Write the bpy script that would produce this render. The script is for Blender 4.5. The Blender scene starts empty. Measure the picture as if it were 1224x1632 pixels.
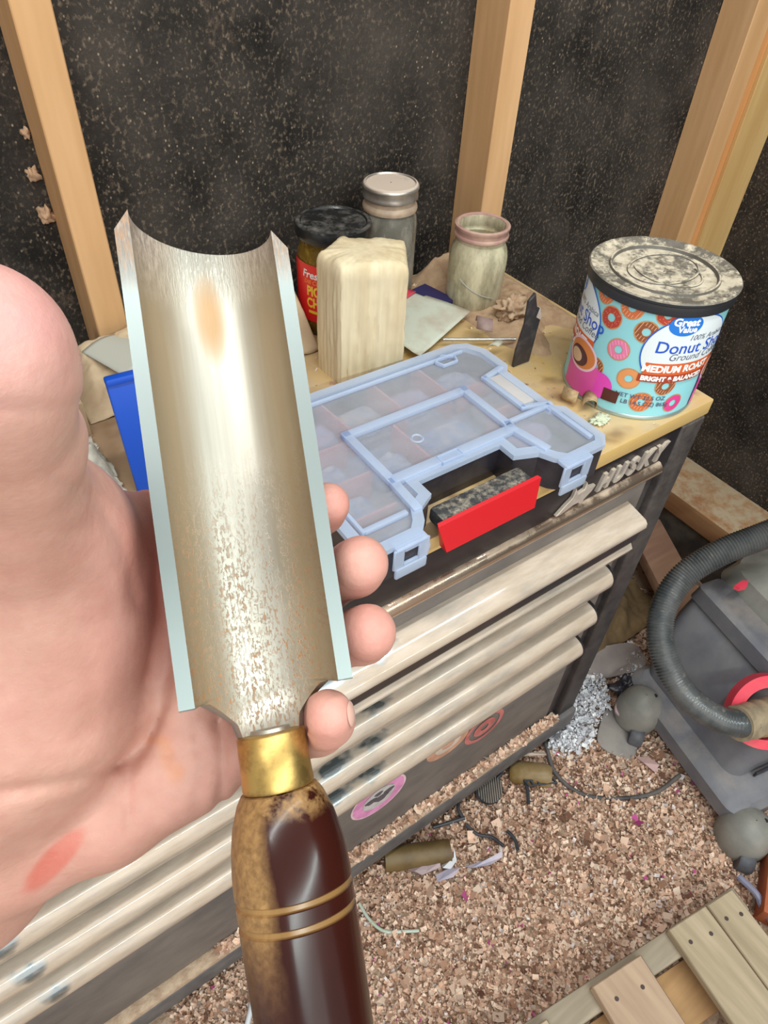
import bpy, bmesh, math, random
import numpy as np
from mathutils import Vector, Matrix, noise as mnoise

random.seed(7)
rng = np.random.default_rng(7)
PI = math.pi
SC = bpy.context.scene
COL = SC.collection

# ------------------------------------------------------------------ camera
F_PX, W_PX, H_PX = 1117.0, 1224, 1632
CAM_POS = np.array([0.0, 0.0, 1.4])
def nrm(v):
    v = np.array(v, float)
    return v / np.linalg.norm(v)
_down = nrm([-72, 1124, F_PX])
_X = nrm([2134, -974, F_PX]); _Z = -_down
_X = nrm(_X - _Z * _X.dot(_Z)); _Y = np.cross(_Z, _X)
RW = np.array([_X, _Y, _Z])            # camera (x right, y down, z forward) -> world
cam_data = bpy.data.cameras.new('camera')
cam_data.sensor_fit = 'VERTICAL'
cam_data.sensor_height = 24.0
cam_data.lens = 24.0 * F_PX / H_PX
cam_data.clip_start = 0.01
cam = bpy.data.objects.new('camera', cam_data)
COL.objects.link(cam)
m = Matrix.Identity(4)
for i in range(3):
    m[i][0] = RW[i][0]; m[i][1] = -RW[i][1]; m[i][2] = -RW[i][2]; m[i][3] = CAM_POS[i]
cam.matrix_world = m
SC.camera = cam

def at(px, py, d):                      # world point seen at pixel px,py and at forward distance d
    c = np.array([(px - 612) * d / F_PX, (py - 816) * d / F_PX, d])
    return RW @ c + CAM_POS
def on_z(px, py, z):
    r = RW @ np.array([(px - 612) / F_PX, (py - 816) / F_PX, 1.0])
    return CAM_POS + r * ((z - CAM_POS[2]) / r[2])

# ------------------------------------------------------------------ light
world = bpy.data.worlds.new('world'); SC.world = world
world.use_nodes = True
wn = world.node_tree.nodes; wl = world.node_tree.links
bg = wn['Background']; bg.inputs['Color'].default_value = (1.0, 0.97, 0.94, 1); bg.inputs['Strength'].default_value = 0.5

def area(name, loc, rot, sx, sy, power, col):
    l = bpy.data.lights.new(name, 'AREA'); l.shape = 'RECTANGLE'; l.size = sx; l.size_y = sy
    l.energy = power; l.color = col
    o = bpy.data.objects.new(name, l); o.location = loc; o.rotation_euler = rot
    COL.objects.link(o); return o
# two shop tube lamps under the roof and an unseen warm light behind the photographer
area('tube_lamp', (0.20, -1.35, 2.25), (math.radians(38), 0, 0), 2.7, 0.045, 26, (0.86, 1.0, 0.97))
area('tube_lamp', (0.25, 0.0, 2.42), (0, 0, 0), 2.4, 0.06, 20, (0.95, 1.0, 0.97))
area('unseen_rear_light', (-0.6, -2.6, 1.7), (math.radians(84), 0, math.radians(-14)), 1.8, 1.8, 16, (1.0, 0.95, 0.90))

SC.view_settings.view_transform = 'Standard'
SC.view_settings.look = 'None'
SC.view_settings.gamma = 1.0
SC.view_settings.use_curve_mapping = False
SC.view_settings.exposure = 0.25

# ------------------------------------------------------------------ materials
def nd(nt, kind, **kw):
    n = nt.nodes.new(kind)
    for k, v in kw.items():
        if k in n.inputs.keys(): n.inputs[k].default_value = v
        else: setattr(n, k, v)
    return n
def rgba(c): return (c[0], c[1], c[2], 1.0)
def new_mat(name):
    mt = bpy.data.materials.new(name); mt.use_nodes = True
    nt = mt.node_tree; return mt, nt, nt.nodes['Principled BSDF'], nt.links
def coords(nt, stretch=(1, 1, 1), rot=(0, 0, 0)):
    tc = nd(nt, 'ShaderNodeTexCoord'); mp = nd(nt, 'ShaderNodeMapping')
    mp.inputs['Scale'].default_value = stretch; mp.inputs['Rotation'].default_value = rot
    nt.links.new(tc.outputs['Object'], mp.inputs['Vector']); return mp.outputs['Vector']
def noise_fac(nt, vec, scale, detail=6, lo=.4, hi=.6, rough=.6):
    n = nd(nt, 'ShaderNodeTexNoise'); n.inputs['Scale'].default_value = scale
    n.inputs['Detail'].default_value = detail; n.inputs['Roughness'].default_value = rough
    nt.links.new(vec, n.inputs['Vector'])
    r = nd(nt, 'ShaderNodeMapRange'); r.inputs[1].default_value = lo; r.inputs[2].default_value = hi
    nt.links.new(n.outputs['Fac'], r.inputs[0]); return r.outputs[0]
def mix(nt, fac, a, b):
    n = nd(nt, 'ShaderNodeMix', data_type='RGBA')
    for s, v in ((0, fac), (6, a), (7, b)):
        if isinstance(v, (int, float)): n.inputs[s].default_value = v
        elif isinstance(v, tuple): n.inputs[s].default_value = rgba(v)
        else: nt.links.new(v, n.inputs[s])
    return n.outputs[2]
def mth(nt, op, a, b=0.0, c=0.0):
    n = nd(nt, 'ShaderNodeMath', operation=op)
    for s, v in ((0, a), (1, b), (2, c)):
        if isinstance(v, (int, float)): n.inputs[s].default_value = v
        else: nt.links.new(v, n.inputs[s])
    return n.outputs[0]
def up_fac(nt, lo=.2, hi=.8):
    g = nd(nt, 'ShaderNodeNewGeometry'); s = nd(nt, 'ShaderNodeSeparateXYZ')
    nt.links.new(g.outputs['Normal'], s.inputs[0])
    r = nd(nt, 'ShaderNodeMapRange'); r.inputs[1].default_value = lo; r.inputs[2].default_value = hi
    nt.links.new(s.outputs[2], r.inputs[0]); return r.outputs[0]
def bump(nt, b, fac, strength, dist=.002):
    n = nd(nt, 'ShaderNodeBump'); n.inputs['Strength'].default_value = strength; n.inputs['Distance'].default_value = dist
    nt.links.new(fac, n.inputs['Height']); nt.links.new(n.outputs['Normal'], b.inputs['Normal'])
MATS = {}
def mat(name, col, col2=None, rough=.6, metal=0, scale=20, stretch=(1, 1, 1), lo=.4, hi=.6, bmp=0, bscale=None,
        dust=None, dlo=.2, dhi=.8, dscale=30, damt=(.35, .6), coat=0, alpha=1, trans=0, spec=.5, bdist=.002, drough=.9, sss=0):
    if name in MATS: return MATS[name]
    mt, nt, b, L = new_mat(name)
    v = coords(nt, stretch)
    c = rgba(col)
    b.inputs['Roughness'].default_value = rough; b.inputs['Metallic'].default_value = metal
    b.inputs['Specular IOR Level'].default_value = spec
    b.inputs['Coat Weight'].default_value = coat; b.inputs['Alpha'].default_value = alpha
    b.inputs['Transmission Weight'].default_value = trans
    out = None
    if col2 is not None: out = mix(nt, noise_fac(nt, v, scale, lo=lo, hi=hi), col, col2)
    if dust is not None:
        v2 = coords(nt)
        f = mth(nt, 'MULTIPLY', up_fac(nt, dlo, dhi), noise_fac(nt, v2, dscale, 8, damt[0], damt[1], .7))
        out = mix(nt, f, out if out is not None else col, dust)
        if rough < .6:
            r = mth(nt, 'MULTIPLY_ADD', f, drough - rough, rough); L.new(r, b.inputs['Roughness'])
        if metal > 0: L.new(mth(nt, 'MULTIPLY_ADD', f, -metal, metal), b.inputs['Metallic'])
    if out is not None: L.new(out, b.inputs['Base Color'])
    else: b.inputs['Base Color'].default_value = c
    if bmp: bump(nt, b, noise_fac(nt, v, bscale or scale, 8, 0, 1), bmp, bdist)
    MATS[name] = mt; return mt
def attr_mat(name, rough=.85, spec=.3):
    mt, nt, b, L = new_mat(name)
    a = nd(nt, 'ShaderNodeAttribute', attribute_name='Col')
    L.new(a.outputs['Color'], b.inputs['Base Color']); b.inputs['Roughness'].default_value = rough
    b.inputs['Specular IOR Level'].default_value = spec
    return mt

DUST = (.56, .45, .33)
def wood_mat(name, c1, c2, axis='z', knots=True, scale=9, rough=.7, grain=.22, dust=None):
    if name in MATS: return MATS[name]
    mt, nt, b, L = new_mat(name)
    k = .09
    st = {'x': (k, 1, 1), 'y': (1, k, 1), 'z': (1, 1, k)}[axis]
    v = coords(nt, st)
    f1 = noise_fac(nt, v, scale * 8, 4, .3, .7); f2 = noise_fac(nt, v, scale * 2, 3, .35, .65)
    c = mix(nt, f2, c1, c2)
    c = mix(nt, mth(nt, 'MULTIPLY', f1, grain), c, tuple(x * .55 for x in c2))
    if knots:
        vk = coords(nt, {'x': (.5, 1, 1), 'y': (1, .5, 1), 'z': (1, 1, .5)}[axis])
        vo = nd(nt, 'ShaderNodeTexVoronoi'); vo.inputs['Scale'].default_value = 7; L.new(vk, vo.inputs['Vector'])
        r = nd(nt, 'ShaderNodeMapRange'); r.inputs[1].default_value = .15; r.inputs[2].default_value = .06
        L.new(vo.outputs['Distance'], r.inputs[0])
        c = mix(nt, mth(nt, 'MULTIPLY', r.outputs[0], .8), c, (.16, .06, .02))
    if dust is not None:
        f = mth(nt, 'MULTIPLY', up_fac(nt), noise_fac(nt, coords(nt), 26, 8, .38, .58, .7)); c = mix(nt, f, c, dust)
    L.new(c, b.inputs['Base Color']); b.inputs['Roughness'].default_value = rough
    bump(nt, b, f1, .25, .0006)
    MATS[name] = mt; return mt

# ------------------------------------------------------------------ mesh helpers
class MB:
    def __init__(s): s.v = []; s.f = []; s.T = None
    def add(s, vs, fs):
        o = len(s.v)
        if s.T is not None: vs = [tuple(s.T @ Vector(p)) for p in vs]
        s.v += [tuple(float(c) for c in p) for p in vs]; s.f += [tuple(i + o for i in f) for f in fs]; return s
    def box(s, a, b, bev=0, seg=2):
        bm = bmesh.new(); bmesh.ops.create_cube(bm, size=1)
        a = Vector(a); b = Vector(b); c = (a + b) / 2; d = b - a
        for v in bm.verts: v.co = Vector((v.co.x * d.x, v.co.y * d.y, v.co.z * d.z)) + c
        if bev: bmesh.ops.bevel(bm, geom=bm.edges[:] , offset=bev, segments=seg, profile=.5, affect='EDGES')
        return s.bm(bm)
    def bm(s, bm):
        bm.verts.index_update()
        s.add([v.co[:] for v in bm.verts], [[v.index for v in f.verts] for f in bm.faces]); bm.free(); return s
    def prism(s, poly, z0, z1, bev=0, seg=2, M=None):     # polygon in xy, extruded along z (M: local -> world)
        bm = bmesh.new(); vs = [bm.verts.new((p[0], p[1], z0)) for p in poly]
        f = bm.faces.new(vs); r = bmesh.ops.extrude_face_region(bm, geom=[f])
        for e in r['geom']:
            if isinstance(e, bmesh.types.BMVert): e.co.z = z1
        bmesh.ops.recalc_face_normals(bm, faces=bm.faces)
        if bev: bmesh.ops.bevel(bm, geom=bm.edges[:], offset=bev, segments=seg, profile=.5, affect='EDGES')
        if M is not None:
            for v in bm.verts: v.co = M @ v.co
        return s.bm(bm)
    def lathe(s, prof, seg=48, c=(0, 0, 0), cap=True):
        vs = []; fs = []; n = len(prof)
        for (r, z) in prof:
            for k in range(seg):
                t = 2 * PI * k / seg; vs.append((c[0] + r * math.cos(t), c[1] + r * math.sin(t), c[2] + z))
        for i in range(n - 1):
            for k in range(seg):
                k2 = (k + 1) % seg; fs.append((i * seg + k, i * seg + k2, (i + 1) * seg + k2, (i + 1) * seg + k))
        if cap:
            fs.append(tuple(reversed(range(seg)))); fs.append(tuple((n - 1) * seg + k for k in range(seg)))
        return s.add(vs, fs)
    def tube(s, pts, rad, seg=10, closed=False):
        pts = [Vector(p) for p in pts]; n = len(pts); vs = []; fs = []
        up = Vector((0, 0, 1)); t0 = (pts[1] - pts[0]).normalized()
        if abs(t0.dot(up)) > .9: up = Vector((1, 0, 0))
        u = t0.cross(up).normalized()
        for i, p in enumerate(pts):
            t = (pts[min(i + 1, n - 1)] - pts[max(i - 1, 0)]).normalized()
            u = (u - t * u.dot(t)).normalized(); w = t.cross(u); r = rad[i] if hasattr(rad, '__len__') else rad
            for k in range(seg):
                a = 2 * PI * k / seg; vs.append(tuple(p + u * (r * math.cos(a)) + w * (r * math.sin(a))))
        for i in range(n - 1):
            for k in range(seg):
                k2 = (k + 1) % seg; fs.append((i * seg + k, i * seg + k2, (i + 1) * seg + k2, (i + 1) * seg + k))
        fs.append(tuple(reversed(range(seg)))); fs.append(tuple((n - 1) * seg + k for k in range(seg)))
        return s.add(vs, fs)
    def extrude_x(s, prof, x0, x1):        # prof: closed (y,z) polygon
        n = len(prof); vs = [(x0, p[0], p[1]) for p in prof] + [(x1, p[0], p[1]) for p in prof]
        fs = [(i, (i + 1) % n, n + (i + 1) % n, n + i) for i in range(n)]
        fs += [tuple(reversed(range(n))), tuple(range(n, 2 * n))]
        return s.add(vs, fs)
def spline(pts, n):
    pts = [Vector(p) for p in pts]; out = []
    P = [pts[0] * 2 - pts[1]] + pts + [pts[-1] * 2 - pts[-2]]
    for i in range(1, len(P) - 2):
        for k in range(n):
            t = k / n; a, b, c, d = P[i - 1], P[i], P[i + 1], P[i + 2]
            out.append(.5 * ((2 * b) + (c - a) * t + (2 * a - 5 * b + 4 * c - d) * t * t + (3 * b - a - 3 * c + d) * t ** 3))
    out.append(pts[-1]); return out
ORIGIN = {}
def obj(name, mb, material, parent=None, smooth=True, angle=40, normals=True):
    me = bpy.data.meshes.new(name)
    o = Vector((0, 0, 0)); p = parent
    while p is not None:
        o += Vector(p.location); p = p.parent
    if parent is None and name not in KEEP0:
        v = np.array(mb.v); c = (v.min(0) + v.max(0)) / 2; o = Vector((c[0], c[1], v[:, 2].min()))
    me.from_pydata([(a - o.x, b - o.y, c - o.z) for a, b, c in mb.v], [], mb.f)
    me.validate()
    if normals:
        bm = bmesh.new(); bm.from_mesh(me); bmesh.ops.recalc_face_normals(bm, faces=bm.faces); bm.to_mesh(me); bm.free()
    me.update()
    if material is not None: me.materials.append(material)
    if smooth:
        me.polygons.foreach_set('use_smooth', [True] * len(me.polygons))
        me.set_sharp_from_angle(angle=math.radians(angle))
    ob = bpy.data.objects.new(name, me); COL.objects.link(ob)
    if parent is not None: ob.parent = parent
    else: ob.location = o
    return ob
KEEP0 = set()
def thing(name, label, cat, loc, group=None):
    o = bpy.data.objects.new(name, None); COL.objects.link(o); o.location = loc; o.empty_display_size = .02
    return tag(o, label, cat, group)
def tag(o, label, cat, group=None, kind=None):
    o['label'] = label; o['category'] = cat
    if group: o['group'] = group
    if kind: o['kind'] = kind
    return o
def struct(name, mb, material, label=None, **kw):
    o = obj(name, mb, material, None, **kw); o['kind'] = 'structure'
    if label: o['label'] = label
    return o
def text_tris(txt, size, bold=0.0, shear=0.0, space=1.0, res=3):
    cu = bpy.data.curves.new('lettering', 'FONT'); cu.body = txt; cu.size = size; cu.align_x = 'CENTER'; cu.align_y = 'CENTER'
    cu.offset = bold; cu.shear = shear; cu.space_character = space; cu.resolution_u = res
    t = bpy.data.objects.new('lettering', cu); COL.objects.link(t)
    dg = bpy.context.evaluated_depsgraph_get(); me = bpy.data.meshes.new_from_object(t.evaluated_get(dg))
    vs = [v.co.copy() for v in me.vertices]; fs = [tuple(p.vertices) for p in me.polygons]
    bpy.data.objects.remove(t); bpy.data.curves.remove(cu); bpy.data.meshes.remove(me)
    return vs, fs
def interp(x, xs, ys): return float(np.interp(x, xs, ys))
def fbm(p, o=4):
    return mnoise.fractal(Vector(p), 1.0, 2.0, o)

# ------------------------------------------------------------------ setting
Y_WALL, Y_STUD, X_RIGHT = .88, .812, 1.536
def wall_mat():
    mt, nt, b, L = new_mat('black_fibreboard')
    v = coords(nt, (1, 1, .8))
    base = mix(nt, noise_fac(nt, v, 9, 6, .35, .7), (.012, .010, .009), (.066, .053, .045))
    f1 = noise_fac(nt, v, 190, 5, .53, .70)
    c = mix(nt, mth(nt, 'MULTIPLY', mth(nt, 'MULTIPLY', f1, noise_fac(nt, v, 5, 3, .2, .65)), .75), base, (.30, .22, .155))
    vo = nd(nt, 'ShaderNodeTexVoronoi'); vo.inputs['Scale'].default_value = 120; L.new(v, vo.inputs['Vector'])
    r = nd(nt, 'ShaderNodeMapRange'); r.inputs[1].default_value = .17; r.inputs[2].default_value = .06
    L.new(vo.outputs['Distance'], r.inputs[0])
    ff = mth(nt, 'MULTIPLY', r.outputs[0], noise_fac(nt, v, 6, 4, .40, .58))
    c = mix(nt, mth(nt, 'MULTIPLY', ff, .75), c, (.45, .34, .24))
    f3 = mth(nt, 'MULTIPLY', noise_fac(nt, coords(nt, (1, 1, .5)), 14, 8, .60, .76, .8), .5)
    c = mix(nt, f3, c, (.33, .23, .16))
    L.new(c, b.inputs['Base Color']); b.inputs['Roughness'].default_value = .9; b.inputs['Specular IOR Level'].default_value = .25
    bump(nt, b, noise_fac(nt, v, 180, 4, 0, 1), .6, .003); return mt
M_WALL = wall_mat()
M_STUD = wood_mat('pine_stud', (.72, .42, .21), (.60, .33, .145), 'z', grain=.12)
M_STUD_Y = wood_mat('pine_stud_pale', (.68, .45, .19), (.58, .35, .13), 'z', grain=.15)
M_STUD_O = wood_mat('pine_stud_orange', (.72, .34, .13), (.66, .28, .09), 'z', grain=.15)
wall_back = struct('wall_back', MB().box((-1.6, Y_WALL, 0), (X_RIGHT + .02, Y_WALL + .02, 2.5)), M_WALL)
for xa, xb, mm in ((.1635, .2006, M_STUD), (.771, .816, M_STUD), (-.446, -.408, M_STUD), (-1.055, -1.017, M_STUD), (1.333, 1.388, M_STUD)):
    obj('stud', MB().box((xa, Y_STUD, 0), (xb, Y_WALL, 2.5), .0015, 1), mm, wall_back)
wall_right = struct('wall_right', MB().box((X_RIGHT, -2.0, .2), (X_RIGHT + .02, Y_WALL, 2.5)), M_WALL)
obj('stud', MB().box((1.388, Y_STUD + .012, 0), (1.427, Y_WALL, 2.5), .0015, 1), M_STUD_O, wall_right)
obj('stud', MB().box((1.427, Y_STUD + .004, 0), (X_RIGHT, Y_STUD + .042, 2.5), .0015, 1), M_STUD_Y, wall_right)
M_LEDGE = wood_mat('dusty_sill', (.50, .28, .13), (.42, .2, .09), 'y', grain=.3, dust=(.52, .41, .28))
mb = MB().box((1.385, -2.0, .158), (X_RIGHT, .80, .216), .003)
obj('sill_plate', mb, M_LEDGE, wall_right)
mb = MB().box((1.40, -2.0, .0), (X_RIGHT + .02, .86, .157), .002)
obj('sill_block', mb, mat('dark_footing', (.06, .05, .045), (.12, .09, .07), rough=.95, dust=(.3, .22, .16)), wall_right)

# ---- floor: packed sawdust over boards
def floor_h(x, y):
    h = .018 + .012 * fbm((x * 3, y * 3, 0)) + .006 * fbm((x * 12, y * 12, 3)) + .003 * fbm((x * 40, y * 40, 5), 3)
    h += .035 * math.exp(-((x - .62) ** 2 + (y - .12) ** 2) / .05)
    return max(h, .002)
mb = MB(); nx, ny = 260, 180; x0, x1, y0, y1 = -1.6, 1.40, -1.2, .87
mb.v = [(x0 + (x1 - x0) * i / nx, y0 + (y1 - y0) * j / ny, floor_h(x0 + (x1 - x0) * i / nx, y0 + (y1 - y0) * j / ny)) for j in range(ny + 1) for i in range(nx + 1)]
mb.f = [(j * (nx + 1) + i, j * (nx + 1) + i + 1, (j + 1) * (nx + 1) + i + 1, (j + 1) * (nx + 1) + i) for j in range(ny) for i in range(nx)]
def floor_mat():
    mt, nt, b, L = new_mat('sawdust_floor'); v = coords(nt)
    c = mix(nt, noise_fac(nt, v, 110, 6, .35, .65), (.30, .19, .12), (.66, .47, .34))
    c = mix(nt, noise_fac(nt, v, 9, 5, .42, .62), c, (.50, .35, .25))
    c = mix(nt, mth(nt, 'MULTIPLY', noise_fac(nt, v, 45, 6, .56, .66), .8), c, (.14, .08, .05))
    L.new(c, b.inputs['Base Color']); b.inputs['Roughness'].default_value = .95
    bump(nt, b, noise_fac(nt, v, 160, 6, 0, 1), .9, .004); return mt
KEEP0.update(['floor', 'wall_back', 'wall_right'])
struct('floor', mb, floor_mat())

# ---- loose wood shavings, uncountable
def chips(name, label, N, xr, yr, hfun, size, palette, pw, parent=None, curl=.5, lift=.006, mask=None, stuffcat='shavings'):
    V = []; F = []; C = []
    pal = np.array(palette); k = 0
    while k < N:
        x = rng.uniform(*xr); y = rng.uniform(*yr)
        if mask is not None and not mask(x, y): k += 1; continue
        s = size * rng.lognormal(0, .45); a = s * rng.uniform(.35, .8)
        ez, ex, ey = rng.uniform(0, 6.28), rng.normal(0, .45), rng.normal(0, .45)
        ux = np.array([math.cos(ez), math.sin(ez), ex]); uy = np.array([-math.sin(ez), math.cos(ez), ey]); up = np.array([0, 0, 1.0])
        c0 = np.array([x, y, hfun(x, y) + rng.uniform(0, lift)]); cu = rng.uniform(-curl, curl) * s
        o = len(V)
        for t, q in ((-1, abs(cu)), (0, 0), (1, abs(cu))):
            V += [tuple(c0 + ux * t * s * .5 - uy * a * .5 + up * q), tuple(c0 + ux * t * s * .5 + uy * a * .5 + up * q)]
        F += [(o, o + 1, o + 3, o + 2), (o + 2, o + 3, o + 5, o + 4)]
        c = pal[rng.choice(len(pal), p=pw)] * rng.uniform(.75, 1.15); C += [tuple(np.clip(c, 0, 1)) + (1,)] * 6
        k += 1
    me = bpy.data.meshes.new(name)
    org = np.array([np.mean([p[0] for p in V]), np.mean([p[1] for p in V]), min(p[2] for p in V)])
    if parent is not None: org = np.array(parent.location)
    me.from_pydata([tuple(np.array(p) - org) for p in V], [], F)
    ca = me.color_attributes.new('Col', 'FLOAT_COLOR', 'POINT'); ca.data.foreach_set('color', np.array(C, np.float32).ravel())
    me.materials.append(M_CHIP)
    o = bpy.data.objects.new(name, me); COL.objects.link(o); o['kind'] = 'stuff'
    if parent is None: o.location = org; o['label'] = label; o['category'] = stuffcat
    else: o.parent = parent
    return o
M_CHIP = attr_mat('shaving_chips')
PAL = [(.82, .58, .44), (.66, .42, .30), (.47, .27, .18), (.88, .68, .54), (.25, .13, .085), (.55, .10, .30), (.84, .74, .72)]
PW = [.30, .24, .16, .17, .10, .006, .024]
chips('wood_shavings', 'loose tan wood shavings heaped over the floor beside the tool chest', 70000, (-.1, 1.25), (-.12, .52), floor_h,
      .0052, PAL, PW, lift=.007)

# ------------------------------------------------------------------ tool chest
TX0, TX1, TF, TB, TZ0, TZ1 = -.46, .772, .350, .80, .095, .8765
chest = thing('tool_chest', 'black steel tool chest with dusty drawers and a yellow wooden top, under all the jars', 'tool chest', (.15, .57, TZ0))
M_BLK = mat('black_enamel', (.020, .018, .022), (.035, .030, .036), rough=.42, scale=30, dust=(.33, .27, .22), dlo=-.35, dhi=1.3, dscale=35, damt=(.3, .75))
M_BLKF = mat('black_enamel_front', (.016, .014, .018), (.030, .022, .026), rough=.35, scale=24)
M_GREYD = mat('dusty_dark_panel', (.12, .105, .10), (.26, .22, .195), rough=.75, scale=7, stretch=(1, 1, 2), lo=.3, hi=.7)
M_GREY = mat('grey_scuffed_frame', (.10, .095, .10), (.19, .175, .17), rough=.6, scale=22, lo=.35, hi=.7)
mb = MB()
mb.box((TX0, TF, TZ0), (TX0 + .06, TB, TZ1), .004)                      # left side wall
mb.box((TX1 - .014, TF + .004, TZ0), (TX1, TB, TZ1), .003)              # right side wall
mb.box((TX0, TB - .01, TZ0), (TX1, TB, TZ1), .002)
mb.box((TX0, TF + .004, TZ1 - .02), (TX1, TB, TZ1), .002)
obj('cabinet_shell', mb, M_BLK, chest)
mb = MB(); mb.box((TX1 - .046, TF - .004, TZ0 + .012), (TX1, TF + .02, TZ1 - .002), .004, 3)
mb.box((TX1 - .066, TF + .008, TZ0 + .03), (TX1 - .044, TF + .03, TZ1 - .02), .002)
obj('corner_post', mb, M_BLK, chest)
obj('corner_post', MB().box((TX0, TF - .004, TZ0 + .012), (TX0 + .046, TF + .02, TZ1 - .002), .004), M_BLK, chest)
obj('bottom_rail', MB().box((TX0, TF - .014, TZ0 - .002), (TX1 + .001, TF + .012, TZ0 + .058), .006, 3), M_GREY, chest)
M_DHEAP = mat('settled_sawdust', (.60, .45, .32), (.46, .32, .22), rough=.95, scale=60, bmp=.8, bscale=90, bdist=.004)
mb = MB().box((TX0 + .02, TF - .0125, TZ0 + .050), (TX1 - .05, TF + .008, TZ0 + .066), .005)
obj('dust_ledge', mb, M_DHEAP, chest)
def ledge_h(x, y): return TZ0 + .065 + .004 * fbm((x * 30, y * 30, 1))
chips('ledge_shavings', '', 1500, (.0, TX1 - .055), (TF - .012, TF + .006), ledge_h, .006, PAL[:4], [.4, .25, .15, .2], parent=chest)
# top fascia carrying the lettering
DX0, DX1 = TX0 + .05, TX1 - .066
obj('top_fascia', MB().box((TX0 + .046, TF - .002, .812), (TX1 - .044, TF + .016, TZ1 - .002), .003), M_BLKF, chest)
M_TRIM = mat('copper_toned_trim', (.50, .30, .20), (.62, .50, .40), rough=.22, metal=.9, scale=5, stretch=(.4, 1, 1), dust=DUST, dlo=.5, dhi=1.1, damt=(.45, .7))
prof = [(TF, .827), (TF - .005, .8265), (TF - .011, .821), (TF - .012, .815), (TF - .009, .809), (TF, .807)]
obj('trim_strip', MB().extrude_x(prof, TX0 + .05, TX1 - .068), M_TRIM, chest)
M_PULL = None
def pull_mat():
    mt, nt, b, L = new_mat('dusty_aluminium_pull'); v = coords(nt, (.16, 1, 1)); v2 = coords(nt)
    f = noise_fac(nt, v, 30, 6, .30, .55)
    up = up_fac(nt, -.75, .15)
    d = mth(nt, 'MINIMUM', 1.0, mth(nt, 'MULTIPLY_ADD', f, .45, mth(nt, 'MULTIPLY', up, .75)))
    wipe = noise_fac(nt, coords(nt, (1, 1.6, 1.6)), 7.5, 4, .655, .69, .5)       # patches wiped clean
    d = mth(nt, 'MULTIPLY', d, mth(nt, 'SUBTRACT', 1.0, wipe))
    dcol = mix(nt, noise_fac(nt, coords(nt, (.2, 1, 1)), 90, 5, .35, .65), (.55, .43, .33), (.68, .56, .46))
    dcol = mix(nt, mth(nt, 'MULTIPLY', noise_fac(nt, coords(nt, (.3, 1, 1)), 40, 5, .5, .72), .5), dcol, (.30, .29, .27))
    c = mix(nt, d, (.22, .25, .26), dcol)
    L.new(c, b.inputs['Base Color'])
    L.new(mth(nt, 'MULTIPLY_ADD', d, .34, .22), b.inputs['Roughness']); L.new(mth(nt, 'MULTIPLY_ADD', d, -.55, .75), b.inputs['Metallic'])
    b.inputs['Coat Weight'].default_value = .8; b.inputs['Coat Roughness'].default_value = .07
    return mt
M_PULL = pull_mat()
def pull_profile(z, big=1.0):
    pts = [(TF + .004, z + .021)]
    for k in range(25):
        t = math.radians(100 - 190 * k / 24); c, q = math.cos(t), math.sin(t)
        pts.append((TF - .003 - .025 * math.copysign(abs(c) ** .8, c) if c > 0 else TF - .003, z - .001 + .021 * math.copysign(abs(q) ** .9, q)))
    return pts + [(TF + .004, z - .022)]
# drawer one has a flat broad shelf-like pull, the three below a rolled one
def drawer(z_top, z_bot, pz, kind, x1):
    d = bpy.data.objects.new('drawer', None); COL.objects.link(d); d.parent = chest; d.location = (0, 0, z_bot - TZ0)
    obj('drawer_front', MB().box((DX0, TF + .004, z_bot), (DX1 + .002, TF + .02, z_top), .003), M_GREYD, d)
    if kind == 'flat':
        obj('drawer_pull', MB().extrude_x([(TF + .006, .764), (TF - .006, .762), (TF - .030, .757), (TF - .034, .753), (TF - .035, .746), (TF - .032, .739), (TF - .026, .737), (TF + .006, .737)], DX0, x1), M_PULL, d)
        obj('drawer_lip', MB().extrude_x([(TF - .029, .7365), (TF - .030, .7365), (TF - .028, .716), (TF + .004, .712), (TF + .004, .7365)], DX0, x1), M_BLKF, d)
    else:
        bd = .016 if z_top > .69 else 0
        obj('drawer_pull', MB().extrude_x(pull_profile(pz), DX0, x1), M_PULL, d)
        obj('pull_end_cap', MB().extrude_x([(p[0] * 1.0 - .001, p[1] + (.002 if i < 5 else -.002)) for i, p in enumerate(pull_profile(pz))], x1, x1 + .004), M_BLKF, d)
        obj('upper_bead', MB().extrude_x([(TF + .004, z_top + .006), (TF - .008 - bd, z_top + .006), (TF - .013 - bd, z_top - .001), (TF - .010 - bd, z_top - .011), (TF + .004, z_top - .013)], DX0, x1 + .01), M_PULL, d)
drawer(.795, .715, .742, 'flat', .678)
drawer(.700, .604, .628, 'roll', .668)
drawer(.598, .514, .538, 'roll', .668)
drawer(.508, .424, .450, 'roll', .668)
obj('bottom_panel', MB().box((DX0, TF + .006, TZ0 + .06), (DX1 - .002, TF + .020, .422), .003), M_GREYD, chest)
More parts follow.
